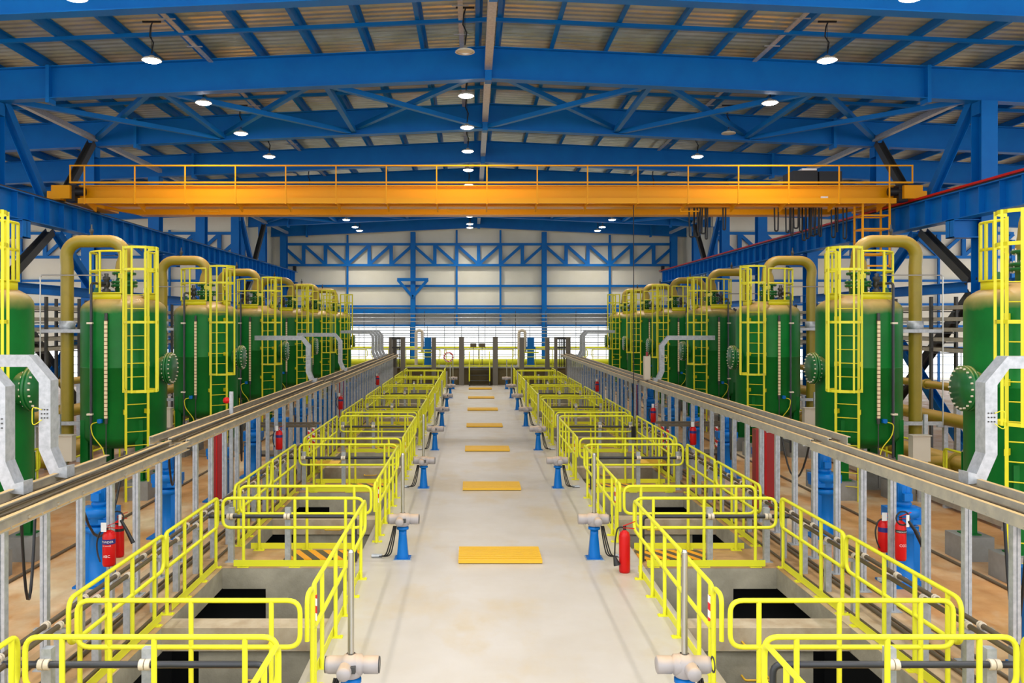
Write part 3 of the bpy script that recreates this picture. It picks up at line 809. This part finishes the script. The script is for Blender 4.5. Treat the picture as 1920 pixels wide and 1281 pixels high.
# ================================================================== blue agitator pumps
def pump_meshes(s):
    o = {}
    m = MB(); m.box(-.3, .3, -.25, .25, 0, .03); o['base_plate'] = m.mesh('base_plate', 'pumpblue')
    m = MB(); m.lathe([(.22, .03), (.22, .07), (.17, .09), (.165, .78), (.21, .8), (.215, .88), (.0, .88)], seg=24)
    for q in range(4):
        a = PI/4+q*PI/2; m.box(.16*math.cos(a)-.02, .16*math.cos(a)+.05, .16*math.sin(a)-.02, .16*math.sin(a)+.02, .3, .38)
    m.box(-.19, .19, -.13, .13, .05, .8)
    o['column'] = m.mesh('column', 'pumpblue')
    m = MB(); m.lathe([(.0, .9), (.17, .9), (.2, .95), (.2, 1.02), (.23, 1.04), (.23, 1.14), (.19, 1.16), (0, 1.17)], seg=28); m.box(-.25, .25, -.16, .16, 1.0, 1.15); m.box(-.22, .22, -.19, .19, .93, 1.0)
    m.tube([(-.23*s*-1, 0, 1.06), (-.29*s*-1, 0, 1.06)], .04, 10)
    o['gearbox'] = m.mesh('gearbox', 'pumpblue')
    m = MB(); m.lathe([(.1, 1.16), (.12, 1.2), (.12, 1.22), (.1, 1.24), (.115, 1.25), (.115, 1.5), (.1, 1.53), (0, 1.53)], seg=20)
    for q in range(12):
        a = 2*PI*q/12; m.box(.11*math.cos(a)-.008, .11*math.cos(a)+.008, .11*math.sin(a)-.008, .11*math.sin(a)+.008, 1.26, 1.48)
    m.box(-.06, .06, -.17, -.1, 1.27, 1.38)
    o['motor'] = m.mesh('motor', 'pumpblue')
    m = MB(); m.lathe([(0, 0), (.008, 0), (.008, .01), (0, .01)], (0, 0, 0), 6)
    m = MB(); m.box(-.035, .035, -.138, -.132, .55, .68); o['name_plate'] = m.mesh('name_plate', 'galv')
    return o
for s in (-1, 1):
    pmz = pump_meshes(s)
    n = 0
    for k in range(-1, 7):
        for y in (12.75+P*k, 15.6+P*k):
            if y < 9 or y > 50: continue
            t = thing('vertical_pump', 'blue vertical pump behind the %s cable tray, %s from the front' % (SIDE[s], NTH[n]), 'pump', (s*6.0, y, 0), 'blue vertical pumps'); n += 1
            for nn, me in pmz.items(): inst(me, nn, t)

# ================================================================== green tanks
def gauge_at(r, ang): return (r*math.sin(ang), -r*math.cos(ang))
R = .92
def tank_meshes(s):
    """built for the left row (aisle towards +x), mirrored for the right row"""
    out = []   # (name, material, MB, parent index or None)
    def add(name, m_, mb, par=None): out.append((name, m_, mb, par)); return len(out)-1
    m = MB()
    prof = [(0, 1.04)]
    for i in range(1, 10):
        a = -PI/2+PI/2*i/9; prof.append((R*math.cos(a), 1.38+.34*math.sin(a)))
    prof += [(R, 2.9), (R+.004, 2.905), (R+.004, 2.92), (R, 2.925), (R, 4.2)]
    for i in range(1, 10):
        a = PI/2*i/9; prof.append((R*math.cos(a), 4.2+.36*math.sin(a)))
    m.lathe(prof, seg=56)
    shell = add('shell', 'green', m)
    for q in range(4):
        a = PI/4+q*PI/2; x, y = (R-.06)*math.cos(a), (R-.06)*math.sin(a)
        lg = MB().ibeam((x, y, .42), (x, y, 1.75), .17, .17, .015, .015, up=(0, 1, 0)).box(x-.13, x+.13, y-.13, y+.13, .4, .42)
        add('leg', 'green', lg)
        add('plinth', 'plinth', MB().box(x-.26, x+.26, y-.26, y+.26, 0, .4))
    # side manhole towards the aisle
    m = MB(); zc = 2.87
    m.lathe([(.27, .8), (.27, 1.05)], (0, -.1, zc), 28, 'x'); m.lathe([(.27, 1.03), (.36, 1.03), (.36, 1.08), (.27, 1.08)], (0, -.1, zc), 28, 'x')
    m.lathe([(.2, 1.09), (.36, 1.09), (.36, 1.14), (0, 1.14)], (0, -.1, zc), 28, 'x')
    mh = add('manhole', 'greenp', m)
    m = MB()
    for q in range(20):
        a = 2*PI*q/20; yy, z_ = -.1+.32*math.cos(a), zc+.32*math.sin(a); m.cyl((1.0, yy, z_), (1.17, yy, z_), .016, 6)
    add('bolts', 'clamp', m, mh)
    # top nozzle and valve
    m = MB(); m.lathe([(.2, 4.5), (.2, 4.72), (.29, 4.73), (.29, 4.78), (.22, 4.79), (.29, 4.81), (.29, 4.86), (.17, 4.87), (.17, 5.0), (.26, 5.01), (.26, 5.06), (0, 5.06)], seg=24)
    tv = add('top_nozzle', 'greenp', m)
    m = MB()
    for q in range(12):
        a = 2*PI*q/12; m.cyl((.25*math.cos(a), .25*math.sin(a), 4.7), (.25*math.cos(a), .25*math.sin(a), 4.89), .014, 6)
        m.cyl((.225*math.cos(a), .225*math.sin(a), 4.99), (.225*math.cos(a), .225*math.sin(a), 5.09), .012, 6)
    add('bolts', 'clamp', m, tv)
    m = MB(); m.lathe([(.0, 4.55), (.09, 4.55), (.09, 4.66), (.05, 4.68), (.05, 4.86), (.08, 4.88), (.08, 4.94), (.04, 4.96), (.05, 5.02), (0, 5.03)], (-.28, -.3, 0), 14)
    m.lathe([(0, -.14), (.06, -.14), (.06, .0), (.08, .01), (.08, .05), (0, .06)], (-.28, -.3, 4.78), 12, 'x')
    add('air_valve', 'dark', m)
    for q in (-.58, .58): add('lifting_lug', 'greenp', MB().prof((q, -.12, 4.4), (q, -.08, 4.4), [(-.09, 0), (.09, 0), (.07, .24), (.03, .31), (-.03, .31), (-.07, .24)]))
    # big inlet pipe: over the top and down on the outboard side
    m = MB(); r = .142; X1 = -1.31
    path = [(0, 0, 5.06), (0, 0, 5.3)]+arc((-.34, 0, 5.42), .36, 0, PI/2, 8)+arc((X1+.34, 0, 5.42), .36, PI/2, PI, 8)+[(X1, 0, 5.2), (X1, 0, 1.1)]+arc((X1-.25, 0, .95), .25, 0, -PI/2, 5)+[(-1.965, 0, .7)]
    rr = [.21, .17]+[r]*(len(path)-2)
    m.tube(path, rr, 20)
    pi_ = add('inlet_pipe', 'pipe', m)
    add('pipe_clamp', 'galv', MB().lathe([(r, 3.7), (r+.03, 3.7), (r+.03, 3.95), (r, 3.95)], (X1, 0, 0), 16), pi_)
    for z_ in (3.72, 1.62): add('pipe_support_bar', 'galv', MB().bar((X1-.5, -.2, z_), (X1+.55, -.2, z_), .08), pi_)
    add('vent', 'dark', MB().lathe([(.03, 5.9), (.03, 5.98), (.045, 5.99), (.045, 6.05), (.02, 6.07), (.015, 6.16), (0, 6.17)], (-.75, 0, 0), 10), pi_)
    # thin vent line to the outboard side
    m = MB(); m.tube(round_path([(-.34, -.35, 4.98), (-1.75, -.35, 4.98), (-1.75, -.35, 1.6)], .06, 4), .016, 8); add('vent_line', 'steel', m)
    # black drain pipe down the front
    an = math.radians(-21); gx, gy = gauge_at(R+.06, an)
    m = MB(); m.tube(round_path([(-.28, -.36, 4.78), (gx, gy, 4.78), (gx, gy, .15)], .1, 5), .028, 10)
    add('drain_pipe', 'blackpipe', m)
    for z_ in (3.9, 1.9): add('pipe_bracket', 'clamp', MB().box(gx-.09, gx+.03, gy-.03, gy+.08, z_-.02, z_+.02))
    # level gauge
    an = math.radians(0); gx, gy = gauge_at(R+.05, an)
    add('level_gauge', 'gscale', MB().box(gx-.032, gx+.032, gy-.03, gy, 1.82, 3.96)); gi = len(out)-1
    m = MB(); m.cyl((gx, gy, 3.96), (gx, gy, 4.12), .035, 10); m.cyl((gx, gy, 1.7), (gx, gy, 1.82), .035, 10); m.box(gx-.03, gx+.03, gy, gy+.06, 3.9, 3.98); m.box(gx-.03, gx+.03, gy, gy+.06, 1.78, 1.86)
    m.cyl((gx, gy, .3), (gx, gy, 1.7), .012, 8)
    add('gauge_fitting', 'dark', m, gi)
    add('transmitter', 'pumpblue', MB().box(gx-.18, gx-.08, gy-.04, gy+.03, 1.72, 1.8).cyl((gx-.13, gy-.05, 1.76), (gx-.13, gy+.03, 1.76), .05, 12), gi)
    m = MB(); m.tube(round_path([(gx-.17, gy-.02, 1.74), (gx-.33, gy-.02, 1.7), (gx-.3, gy-.02, 1.45), (gx-.05, gy-.02, 1.15), (gx-.02, gy-.02, .9)], .12, 5), .012, 6); add('signal_cable', 'yladder', m, gi)
    # top platforms: ring kerbs with hand rails (front gap)
    an0 = math.radians
    for (a0, a1) in ((-192, -73), (-30, 12)):
        m = MB(); rr_ = .71
        m.lathe([(rr_-.06, 4.42), (rr_, 4.42), (rr_, 4.58), (rr_-.06, 4.58), (rr_-.06, 4.42)], (0, 0, 0), 14, 'z', an0(a0), an0(a1))
        m.lathe([(.5, 4.56), (rr_+.03, 4.56), (rr_+.03, 4.585), (.5, 4.585)], (0, 0, 0), 14, 'z', an0(a0), an0(a1))
        pk = add('platform', 'yladder', m)
        m = MB()
        for z_ in (5.07, 5.5): m.tube([(rr_*math.cos(an0(a0+(a1-a0)*q/12)), rr_*math.sin(an0(a0+(a1-a0)*q/12)), z_) for q in range(13)], .024, 8)
        for q in (0, 4, 8, 12):
            a = an0(a0+(a1-a0)*q/12); m.bar((rr_*math.cos(a), rr_*math.sin(a), 4.56), (rr_*math.cos(a), rr_*math.sin(a), 5.5), .04)
        add('handrail', 'yladder', m, pk)
    # ladder and cage
    la = math.radians(36); lr = R+.17
    ca, sa = math.cos(la), math.sin(la)
    def L(u, v, z): return (lr*sa+u*ca-(-v)*sa*-1*-1, -lr*ca+u*sa-v*ca, z) if False else (lr*sa+u*ca+v*sa, -lr*ca+u*sa-v*ca, z)
    m = MB(); hw = .235
    for q in (-hw, hw): m.bar(L(q, 0, 0.0), L(q, 0, 5.5), .05, .03, up=(sa, -ca, 0))
    z_ = .32
    while z_ < 4.75: m.cyl(L(-hw, 0, z_), L(hw, 0, z_), .011, 6); z_ += .3
    for z_ in (1.95, 3.0, 4.0):
        for q in (-hw, hw): m.bar(L(q*1.05, 0, z_), L(q*.95, -.18, z_), .05, .1)
    for q in (-hw, hw): m.bar(L(q, 0, 4.9), L(q*1.2, -.35, 4.95), .06, .1)
    ld = add('ladder', 'yladder', m)
    m = MB(); cr_ = .36
    hoops = (2.44, 3.92, 5.05, 5.52)
    angs = [math.radians(a) for a in (-24, 0, 30, 60, 90, 120, 150, 180, 204)]
    for z_ in hoops:
        pts = [L(-hw, 0, z_)]+[L(-cr_*math.cos(a), .3+cr_*math.sin(a), z_) for a in angs]+[L(hw, 0, z_)]
        for i_ in range(len(pts)-1): m.bar(pts[i_], pts[i_+1], .012, .055)
    for a in (0, 45, 90, 135, 180):
        a = math.radians(a); m.bar(L(-cr_*math.cos(a), .3+cr_*math.sin(a), 2.41), L(-cr_*math.cos(a), .3+cr_*math.sin(a), 5.55), .04, .012, up=(sa, -ca, 0))
    add('cage', 'yladder', m, ld)
    res = []
    for name, mt_, mb, par in out:
        if s > 0: mb.mirror()
        res.append((name, mb.mesh(name, mt_), par))
    return res
for s in (-1, 1):
    tm = tank_meshes(s)
    for k in range(7):
        t = thing('filter_tank', 'green pressure filter tank with yellow caged ladder, %s in the %s row' % (ORD[k] if k < 6 else 'farthest', SIDE[s]), 'tank', (s*8.43, 13.57+P*k, 0), 'green filter tanks')
        obs = []
        for name, me, par in tm: obs.append(inst(me, name, t if par is None else obs[par]))
        # junction box on a post
        b = thing('junction_box', 'pale grey junction box on a steel post beside the %s %s tank' % (ORD[k] if k < 6 else 'farthest', SIDE[s]), 'control box', (s*9.3, 12.55+P*k, 0), 'junction boxes')
        MB().box(-.19, .19, -.1, .1, .9, 1.45).box(-.21, .21, -.13, .1, 1.45, 1.47).build('enclosure', 'cream', b)
        MB().box(-.03, .03, -.02, .04, 0, .9).box(s*.2-.04, s*.2+.04, .1, .16, 0, 1.9).build('support', 'galv', b)
# header pipes and racks behind the tanks
for s in (-1, 1):
    for j, (x, z, r, lab) in enumerate(((10.6, .7, .2, 'lower'), (11.2, 1.55, .16, 'middle'), (11.5, 2.3, .1, 'upper'))):
        t = thing('header_pipe', 'mustard %s header pipe running behind the %s tanks' % (lab, SIDE[s]), 'pipe', (s*x, 0, 0))
        MB().cyl((0, 11, z), (0, 53, z), r, 18).build('pipe_run', 'pipe', t)
        sm_ = MB().box(-.05, .05, -.05, .05, 0, z-r).box(-.2, .2, -.04, .04, z-r-.05, z-r).mesh('stand', 'galv')
        fm = MB().cyl((0, -.04, z), (0, .04, z), r*1.35, 18).mesh('flange', 'pipe')
        y = 12.0
        while y < 53: inst(sm_, 'stand', t, (0, y, 0)); inst(fm, 'flange', t, (0, y+1.4, 0)); y += 3.0
    t = thing('pipe_rack', 'grey steel rack of stacked cable trays behind the %s tanks' % SIDE[s], 'rack', (s*12.1, 0, 0))
    for z in (3.15, 3.42, 3.68, 3.95, 4.25):
        m = MB(); m.box(-.3, -.28, 11, 53, z, z+.1); m.box(.28, .3, 11, 53, z, z+.1); m.box(-.28, .28, 11, 53, z, z+.01)
        m.build('tray', 'traydust', t)
    pm_ = MB().box(-.36, -.3, -.05, .05, 0, 4.6).box(.3, .36, -.05, .05, 0, 4.6)
    for z in (3.12, 3.39, 3.65, 3.92, 4.22): pm_.box(-.36, .36, -.03, .03, z-.03, z)
    pm_ = pm_.mesh('post', 'dark')
    y = 11.3
    while y < 53: inst(pm_, 'post', t, (0, y, 0)); y += 1.9
    # low yellow rail behind tanks
    for k in range(0, 6):
        guardrail('low yellow guard rail behind the %s tanks, %s bay from the front' % (SIDE[s], NTH[k]), 'rails behind the tanks', (s*10.12, 14.0+P*k, 0), 'y', 5.1, [.1, 1.7, 3.4, 5.0], toe=False)

# ================================================================== extinguishers
def text_mesh(txt, size, name, material, radius=None):
    cu = bpy.data.curves.new(name, 'FONT'); cu.body = txt; cu.size = size; cu.align_x = 'CENTER'; cu.resolution_u = 2
    to = bpy.data.objects.new(name, cu); COL.objects.link(to)
    bpy.context.view_layer.update()
    me = bpy.data.meshes.new_from_object(to); bpy.data.objects.remove(to)
    for v in me.vertices:
        x, y = v.co.x, v.co.y
        if radius: a = x/radius; v.co = (radius*math.sin(a), -radius*math.cos(a), y)
        else: v.co = (x, 0, y)
    me.materials.clear(); me.materials.append(Mt[material]); return me
def extinguisher(loc, label, kind, scale=1.0, text=True, ground=False):
    t = thing('fire_extinguisher', label, 'fire extinguisher', loc, 'red fire extinguishers'); t.scale = (scale,)*3
    r = .083 if kind == 'powder' else .07; h = .46 if kind == 'powder' else .52
    m = MB(); m.lathe([(0, 0), (r*.9, 0), (r, .03), (r, h-.07), (r*.8, h-.02), (r*.4, h), (.02, h+.01)], seg=24); m.build('cylinder', 'red', t)
    m = MB(); m.cyl((0, 0, h), (0, 0, h+.06), .02, 10); m.build('valve', 'steel' if kind == 'powder' else 'black', t)
    m = MB(); m.bar((-.02, -.01, h+.06), (.13, -.02, h+.12), .02, .008); m.bar((-.02, -.01, h+.04), (.12, -.02, h+.03), .02, .008); m.build('handle', 'red', t)
    if kind == 'powder':
        m = MB(); m.tube(round_path([(0, -.03, h+.03), (-.1, -.04, h+.0), (-.15, -.04, h-.15), (-.13, -.05, h-.3), (-.09, -.06, h-.4)], .08, 5), .011, 8); m.build('hose', 'black', t)
        m = MB(); m.lathe([(r+.002, h-.17), (r+.002, h-.105)], seg=24, a0=-PI, a1=0); m.build('label_band', 'navy', t)
        if text:
            inst(text_mesh('POWDER', .042, 'label_text', 'white', r+.004), 'label_text', t, (0, 0, h-.152))
            inst(text_mesh('DRY POWDER', .018, 'label_text', 'white', r+.003), 'label_text', t, (0, 0, h-.195))
            inst(text_mesh('ABC', .05, 'label_text', 'white', r+.003), 'label_text', t, (0, 0, h-.34))
        m = MB(); m.box(-.07, 0.0, -.09, -.085, h+.0, h+.12); m.build('tag', 'white', t)
    elif not ground:
        m = MB(); m.tube([(-.0+.09*math.cos(q), -.06, h+.05+.09*math.sin(q)) for q in [2*PI*i/16 for i in range(16)]], .011, 8, closed=True)
        m.tube([(.06, -.08, h+.02), (.14, -.1, h-.1), (.24, -.1, h-.3)], [.02, .024, .03], 10); m.build('hose', 'black', t)
        if text:
            inst(text_mesh('CARBON DIOXIDE', .021, 'label_text', 'white', r+.003), 'label_text', t, (0, 0, h-.14))
            inst(text_mesh('CO2', .05, 'label_text', 'white', r+.003), 'label_text', t, (0, 0, h-.33))
        m = MB(); m.lathe([(r+.002, h-.15), (r+.002, h-.11)], seg=24, a0=-PI, a1=0); m.build('label_band', 'black', t)
        m = MB(); m.box(.03, .07, -.09, -.085, h-.06, h+.1); m.build('tag', 'white', t)
    else:
        m = MB(); m.tube(round_path([(0, 0, h+.04), (-.09, -.02, h+.05), (-.12, -.02, h-.1), (-.13, -.03, .2)], .06, 5), .01, 8)
        m.tube([(-.13, -.03, .2), (-.1, -.04, .1)], [.018, .045], 12); m.build('hose', 'black', t)
    m = MB(); m.cyl((0, .02, h*.5), (0, .12, h*.5), .02, 8)
    if not ground: m.build('wall_bracket', 'dark', t)
extinguisher((-5.2, 11.2, .72), 'red powder fire extinguisher with navy label hanging on a left tray post', 'powder')
extinguisher((5.28, 11.38, .74), 'red carbon dioxide fire extinguisher with black horn on a right tray post', 'co2')
extinguisher((1.95, 13.36, 0), 'tall red fire extinguisher standing on the aisle floor beside the right railing', 'co2', 1.25, ground=True)
# backs (a second cylinder hangs behind each)
extinguisher((-5.21, 11.54, .74), 'red fire extinguisher half hidden behind the powder extinguisher on the left', 'co2', .95, text=False)
extinguisher((5.23, 11.74, .76), 'red fire extinguisher half hidden behind the carbon dioxide one', 'powder', .95, text=False)
for j, (x, y) in enumerate(((-5.1, 20.6), (5.1, 21.4), (-5.1, 30.2), (5.12, 26.2), (5.12, 38), (-5.1, 42))):
    extinguisher((x, y, .85), 'red fire extinguisher on the %s tray posts, %s' % ('left' if x < 0 else 'right', {20.6: 'middle distance', 21.4: 'before the striped poles', 30.2: 'beyond the crossing step', 26.2: 'beyond the striped poles', 38: 'far away', 42: 'near the far end'}[y]), 'powder', text=False)

# red panels
for x, y, nm, w_ in ((-5.76, 17.9, 'left', .24), (5.68, 17.9, 'right', .41)):
    t = thing('fire_cabinet', 'tall dark red cabinet standing behind the %s tray posts' % nm, 'cabinet', (x, y, 0))
    MB().box(-w_/2, w_/2, -.12, .12, .04, 1.68).build('body', 'darkred', t); MB().box(-w_/2-.02, w_/2+.02, -.14, .14, 0, .04).build('base', 'dark', t)
    MB().box(-.01, .01, -.128, -.12, .1, 1.6).build('door_seam', 'red', t)
for j, (x, y) in enumerate(((-5.55, 33), (-5.6, 34.5), (5.5, 31))):
    tag(MB().box(-.05, .05, -.05, .05, 0, 1.85).build('red_post', 'darkred', None, (x, y, 0)), 'slim red post behind the %s cable tray, %s' % ('left' if x < 0 else 'right', 'nearer one' if j != 1 else 'farther one'), 'post')

# crossing steps with red-white taped poles
for s in (-1, 1):
    t = thing('crossing_step', 'brown steel crossing step with red and white taped poles, %s side' % SIDE[s], 'step', (s*5.35, 22.25 if s < 0 else 22.44, 0))
    MB().box(-.75, .75, -.35, .35, .47, .53).build('platform', 'brownpipe', t)
    for (x, y) in ((-.72, -.3), (.72, -.3), (-.72, .3), (.72, .3)):
        p = MB().bar((x, y, 0), (x, y, 1.3), .05).build('leg', 'brownpipe', t); MB().bar((x, y, .6), (x, y, 1.15), .062).build('warning_tape', 'tape', p)
    MB().bar((-.9, -.3, 1.25), (.9, -.3, 1.25), .06).bar((-.9, .3, 1.25), (.9, .3, 1.25), .06).build('rail', 'brownpipe', t)
    MB().box(-.3*s-.4*s, -.3*s-1.15*s, -.3, .3, .22, .27).build('lower_step', 'grate', t)

# beacon post and tray box
t = thing('beacon_post', 'grey post with a red warning beacon behind the left cable tray', 'beacon', (-5.36, 17.45, 0))
MB().box(-.035, .035, -.03, .03, 0, 2.5).build('post', 'galv', t); MB().lathe([(0, 0), (.06, .02), (.075, .07), (.055, .12), (0, .14)], (-.1, 0, 2.25), 14).box(-.1, 0, -.02, .02, 2.27, 2.3).build('beacon', 'red', t)
t = thing('tall_pale_box', 'tall pale cable box standing on the right cable tray', 'box', (5.27, 27.9, 2.06)); MB().box(-.1, .1, -.1, .1, 0, .76).build('housing', 'clamp', t); MB().box(-.03, .03, -.03, .03, .76, .9).build('cap', 'darkred', t)
for s in (-1, 1):
    t = thing('floor_trough', 'low grey cable trough on the floor behind the %s tanks' % SIDE[s], 'trough', (s*9.66, 0, 0))
    m = MB(); m.box(-.12, .12, 7, 52, .06, .08); m.box(-.13, -.12, 7, 52, .06, .24); m.box(.12, .13, 7, 52, .06, .24); m.build('channel', 'traydust', t)
    q = MB().box(-.16, .16, -.03, .03, 0, .06).mesh('foot', 'galv'); y = 8
    while y < 52: inst(q, 'foot', t, (0, y, 0)); y += 2.0
# hanging cables below trays
def hang(x, y0, y1, z0, zl, label, x2=None):
    x2 = x if x2 is None else x2
    pts = [(x+(x2-x)*i/10, y0+(y1-y0)*i/10, z0-(z0-zl)*(1-((i-5)/5)**2)) for i in range(11)]
    tag(MB().tube(pts, .018, 6).build('hanging_cable', 'black'), label, 'cable', 'cables slung below the trays')
spec = [(-5.3, 9.2, 10.6, 1.9, .7), (-5.3, 10.5, 13.3, 1.9, .95), (-5.35, 13.8, 15.8, 1.9, 1.1), (-5.35, 18.1, 20.3, 1.9, .8), (-5.35, 24, 26, 1.9, 1.0), (-5.35, 30, 32, 1.9, 1.0),
        (5.3, 8.8, 10.1, 1.9, .55), (5.3, 11.6, 12.7, 1.9, .85), (5.35, 14.6, 17.6, 1.9, 1.0), (5.35, 19, 21, 1.9, .7), (5.35, 24, 26, 1.9, .9), (5.35, 31, 33, 1.9, 1.0)]
for j, (x, a, b, z0, zl) in enumerate(spec):
    hang(x, a, b, z0, zl, 'black cable looping below the %s tray, %s from the front' % ('left' if x < 0 else 'right', NTH[j % 6]), x+(.55 if x > 0 else -.55))

# ================================================================== far end
yD = 53.9
t = thing('raised_deck', 'raised stained concrete deck at the far end of the aisle', 'deck', (0, yD, 0))
MB().box(-12, 12, 0, 5.9, 0, 1.05).build('deck_block', 'olive', t); MB().box(-12, 12, -.08, 5.95, 1.05, 1.12).build('deck_edge', 'plinth', t)
for x, nm in ((-1.12, 'left'), (1.0, 'right')):
    tag(MB().box(-.16, .16, -.12, .12, 0, 3.05).build('grey_post', 'postgrey', None, (x, yD-.35, 0)), 'thick grey steel post before the deck, %s of the stair' % nm, 'post', 'grey posts')
for j, x in enumerate((-5.3, -2.85, 2.65, 4.25)):
    tag(MB().box(-.14, .14, -.1, .1, 0, 3.0).build('grey_post', 'postgrey', None, (x, yD-.5, 0)), 'grey steel post at the far end, %s' % ('far left', 'behind the left pits', 'behind the right pits', 'right beside the dark riser')[j], 'post', 'grey posts')
st = thing('steel_stair', 'short steel stair with yellow handrails up to the far deck', 'stair', (0, yD-.9, 0))
MB().box(-.62, .62, 0, .2, .3, .34).box(-.62, .62, .25, .45, .62, .66).box(-.62, .62, .5, .75, .95, .99).box(-.66, -.6, 0, .8, 0, 1.0).box(.6, .66, 0, .8, 0, 1.0).build('treads', 'dark', st)
for x in (-.63, .63): MB().tube([(x, -.3, .3), (x, -.3, 1.0), (x, .8, 2.1)], .035, 8).build('handrail', 'yellow', st)
for i in range(5):
    x = -11.5+i*4.65
    o = guardrail('yellow railing on the far deck edge, %s section from the left' % NTH[i], 'deck railings', (x, yD+.15, 1.12), 'x', 4.4, [.1, 1.1, 2.2, 3.3, 4.3], side=-1)
for j in range(2):
    t = thing('deck_pipe', 'thick yellow pipe lying across the far deck, %s' % ('upper' if j else 'lower'), 'pipe', (0, yD+2+j*.8, 1.12))
    hh, rr_ = ((.24, .2), (1.13, .11))[j]
    MB().cyl((-11, 0, hh), (11, 0, hh), rr_, 14).build('pipe_run', 'yellow', t)
    for x in (-9, -5, -1, 3, 7, 10): MB().box(x-.06, x+.06, -.06, .06, 0, hh-.05).build('stand', 'galv', t)
for s in (-1, 1):
    t = thing('cable_riser_frame', 'dark steel cable riser frame at the far end of the %s tray' % SIDE[s], 'frame', (s*5.06, 52.3, 0))
    MB().box(-.48, -.3, -.2, .2, 0, 3.0).build('post', 'postgrey', t); MB().box(.22, .5, -.2, .2, 0, 3.05).build('post', 'postgrey', t)
    MB().box(-.48, .5, -.15, .15, 2.9, 3.05).box(-.3, .22, -.05, .05, 2.35, 2.45).build('crossbar', 'dark', t)
    m = MB()
    for q in (-.18, -.06, .06, .15): m.cyl((q, 0, 1.2), (q, 0, 2.95), .03, 6)
    m.build('riser_cables', 'black', t)
    t = thing('blue_valve_column', 'tall blue valve column with bent pale pipe on the far deck, %s side' % SIDE[s], 'valve', (s*3.3, yD+.9, 1.13))
    MB().box(-.22, .22, -.2, .2, 0, 1.85).box(-.28, .28, -.25, .25, 0, .1).box(-.3, .3, -.22, .22, 1.1, 1.25).build('body', 'blue', t)
    MB().tube(round_path([(-.75, 0, 0), (-.75, 0, 2.3), (-.35, 0, 2.3), (-.35, 0, .9)], .2, 5), .1, 12).build('bent_pipe', 'clamp', t)
    MB().bar((-.6, -.3, .9), (.5, -.3, .9), .08).build('hand_lever', 'yellow', t)
# life ring, board signs
t = thing('life_ring', 'red and white life ring hanging on the far deck railing', 'life ring', (-1.95, yD+.145, 1.75)); MB().tube([(.28*math.cos(2*PI*i/20), -.07, .28*math.sin(2*PI*i/20)) for i in range(20)], .055, 8, closed=True).build('ring', 'tape', t)
t = thing('sign_board', 'pair of small grey boards on posts at the far deck', 'board', (-.1, yD+.25, 1.12))
for x in (-.28, .28): MB().box(x-.2, x+.2, -.02, .02, 1.25, 1.5).build('board', 'brownpipe', t); MB().box(x-.02, x+.02, .02, .06, 0, 1.5).build('post', 'dark', t)
# pipes strung across the far end
for j, z in enumerate((3.6, 3.42, 3.22, 2.95, 2.62, 2.2, 4.0, 4.25, 4.5)):
    y = 56.3
    t = thing('cross_hall_pipe', 'thin grey pipe strung across the far windows, %s in height' % NTH[j], 'pipe', (0, y, 0), 'thin pipes at the far end')
    MB().cyl((-13, 0, z), (13, 0, z), .032, 8).build('pipe_run', 'galv', t)
for j in range(12):
    x = -12+2*j+.4
    tag(MB().bar((x, 56.35, 1.12), (x, 56.35, 4.7), .035).build('hanger_rod', 'dark'), 'dark upright rod holding the far pipes, %s from the left' % NTH[j], 'rod', 'pipe hanger rods')
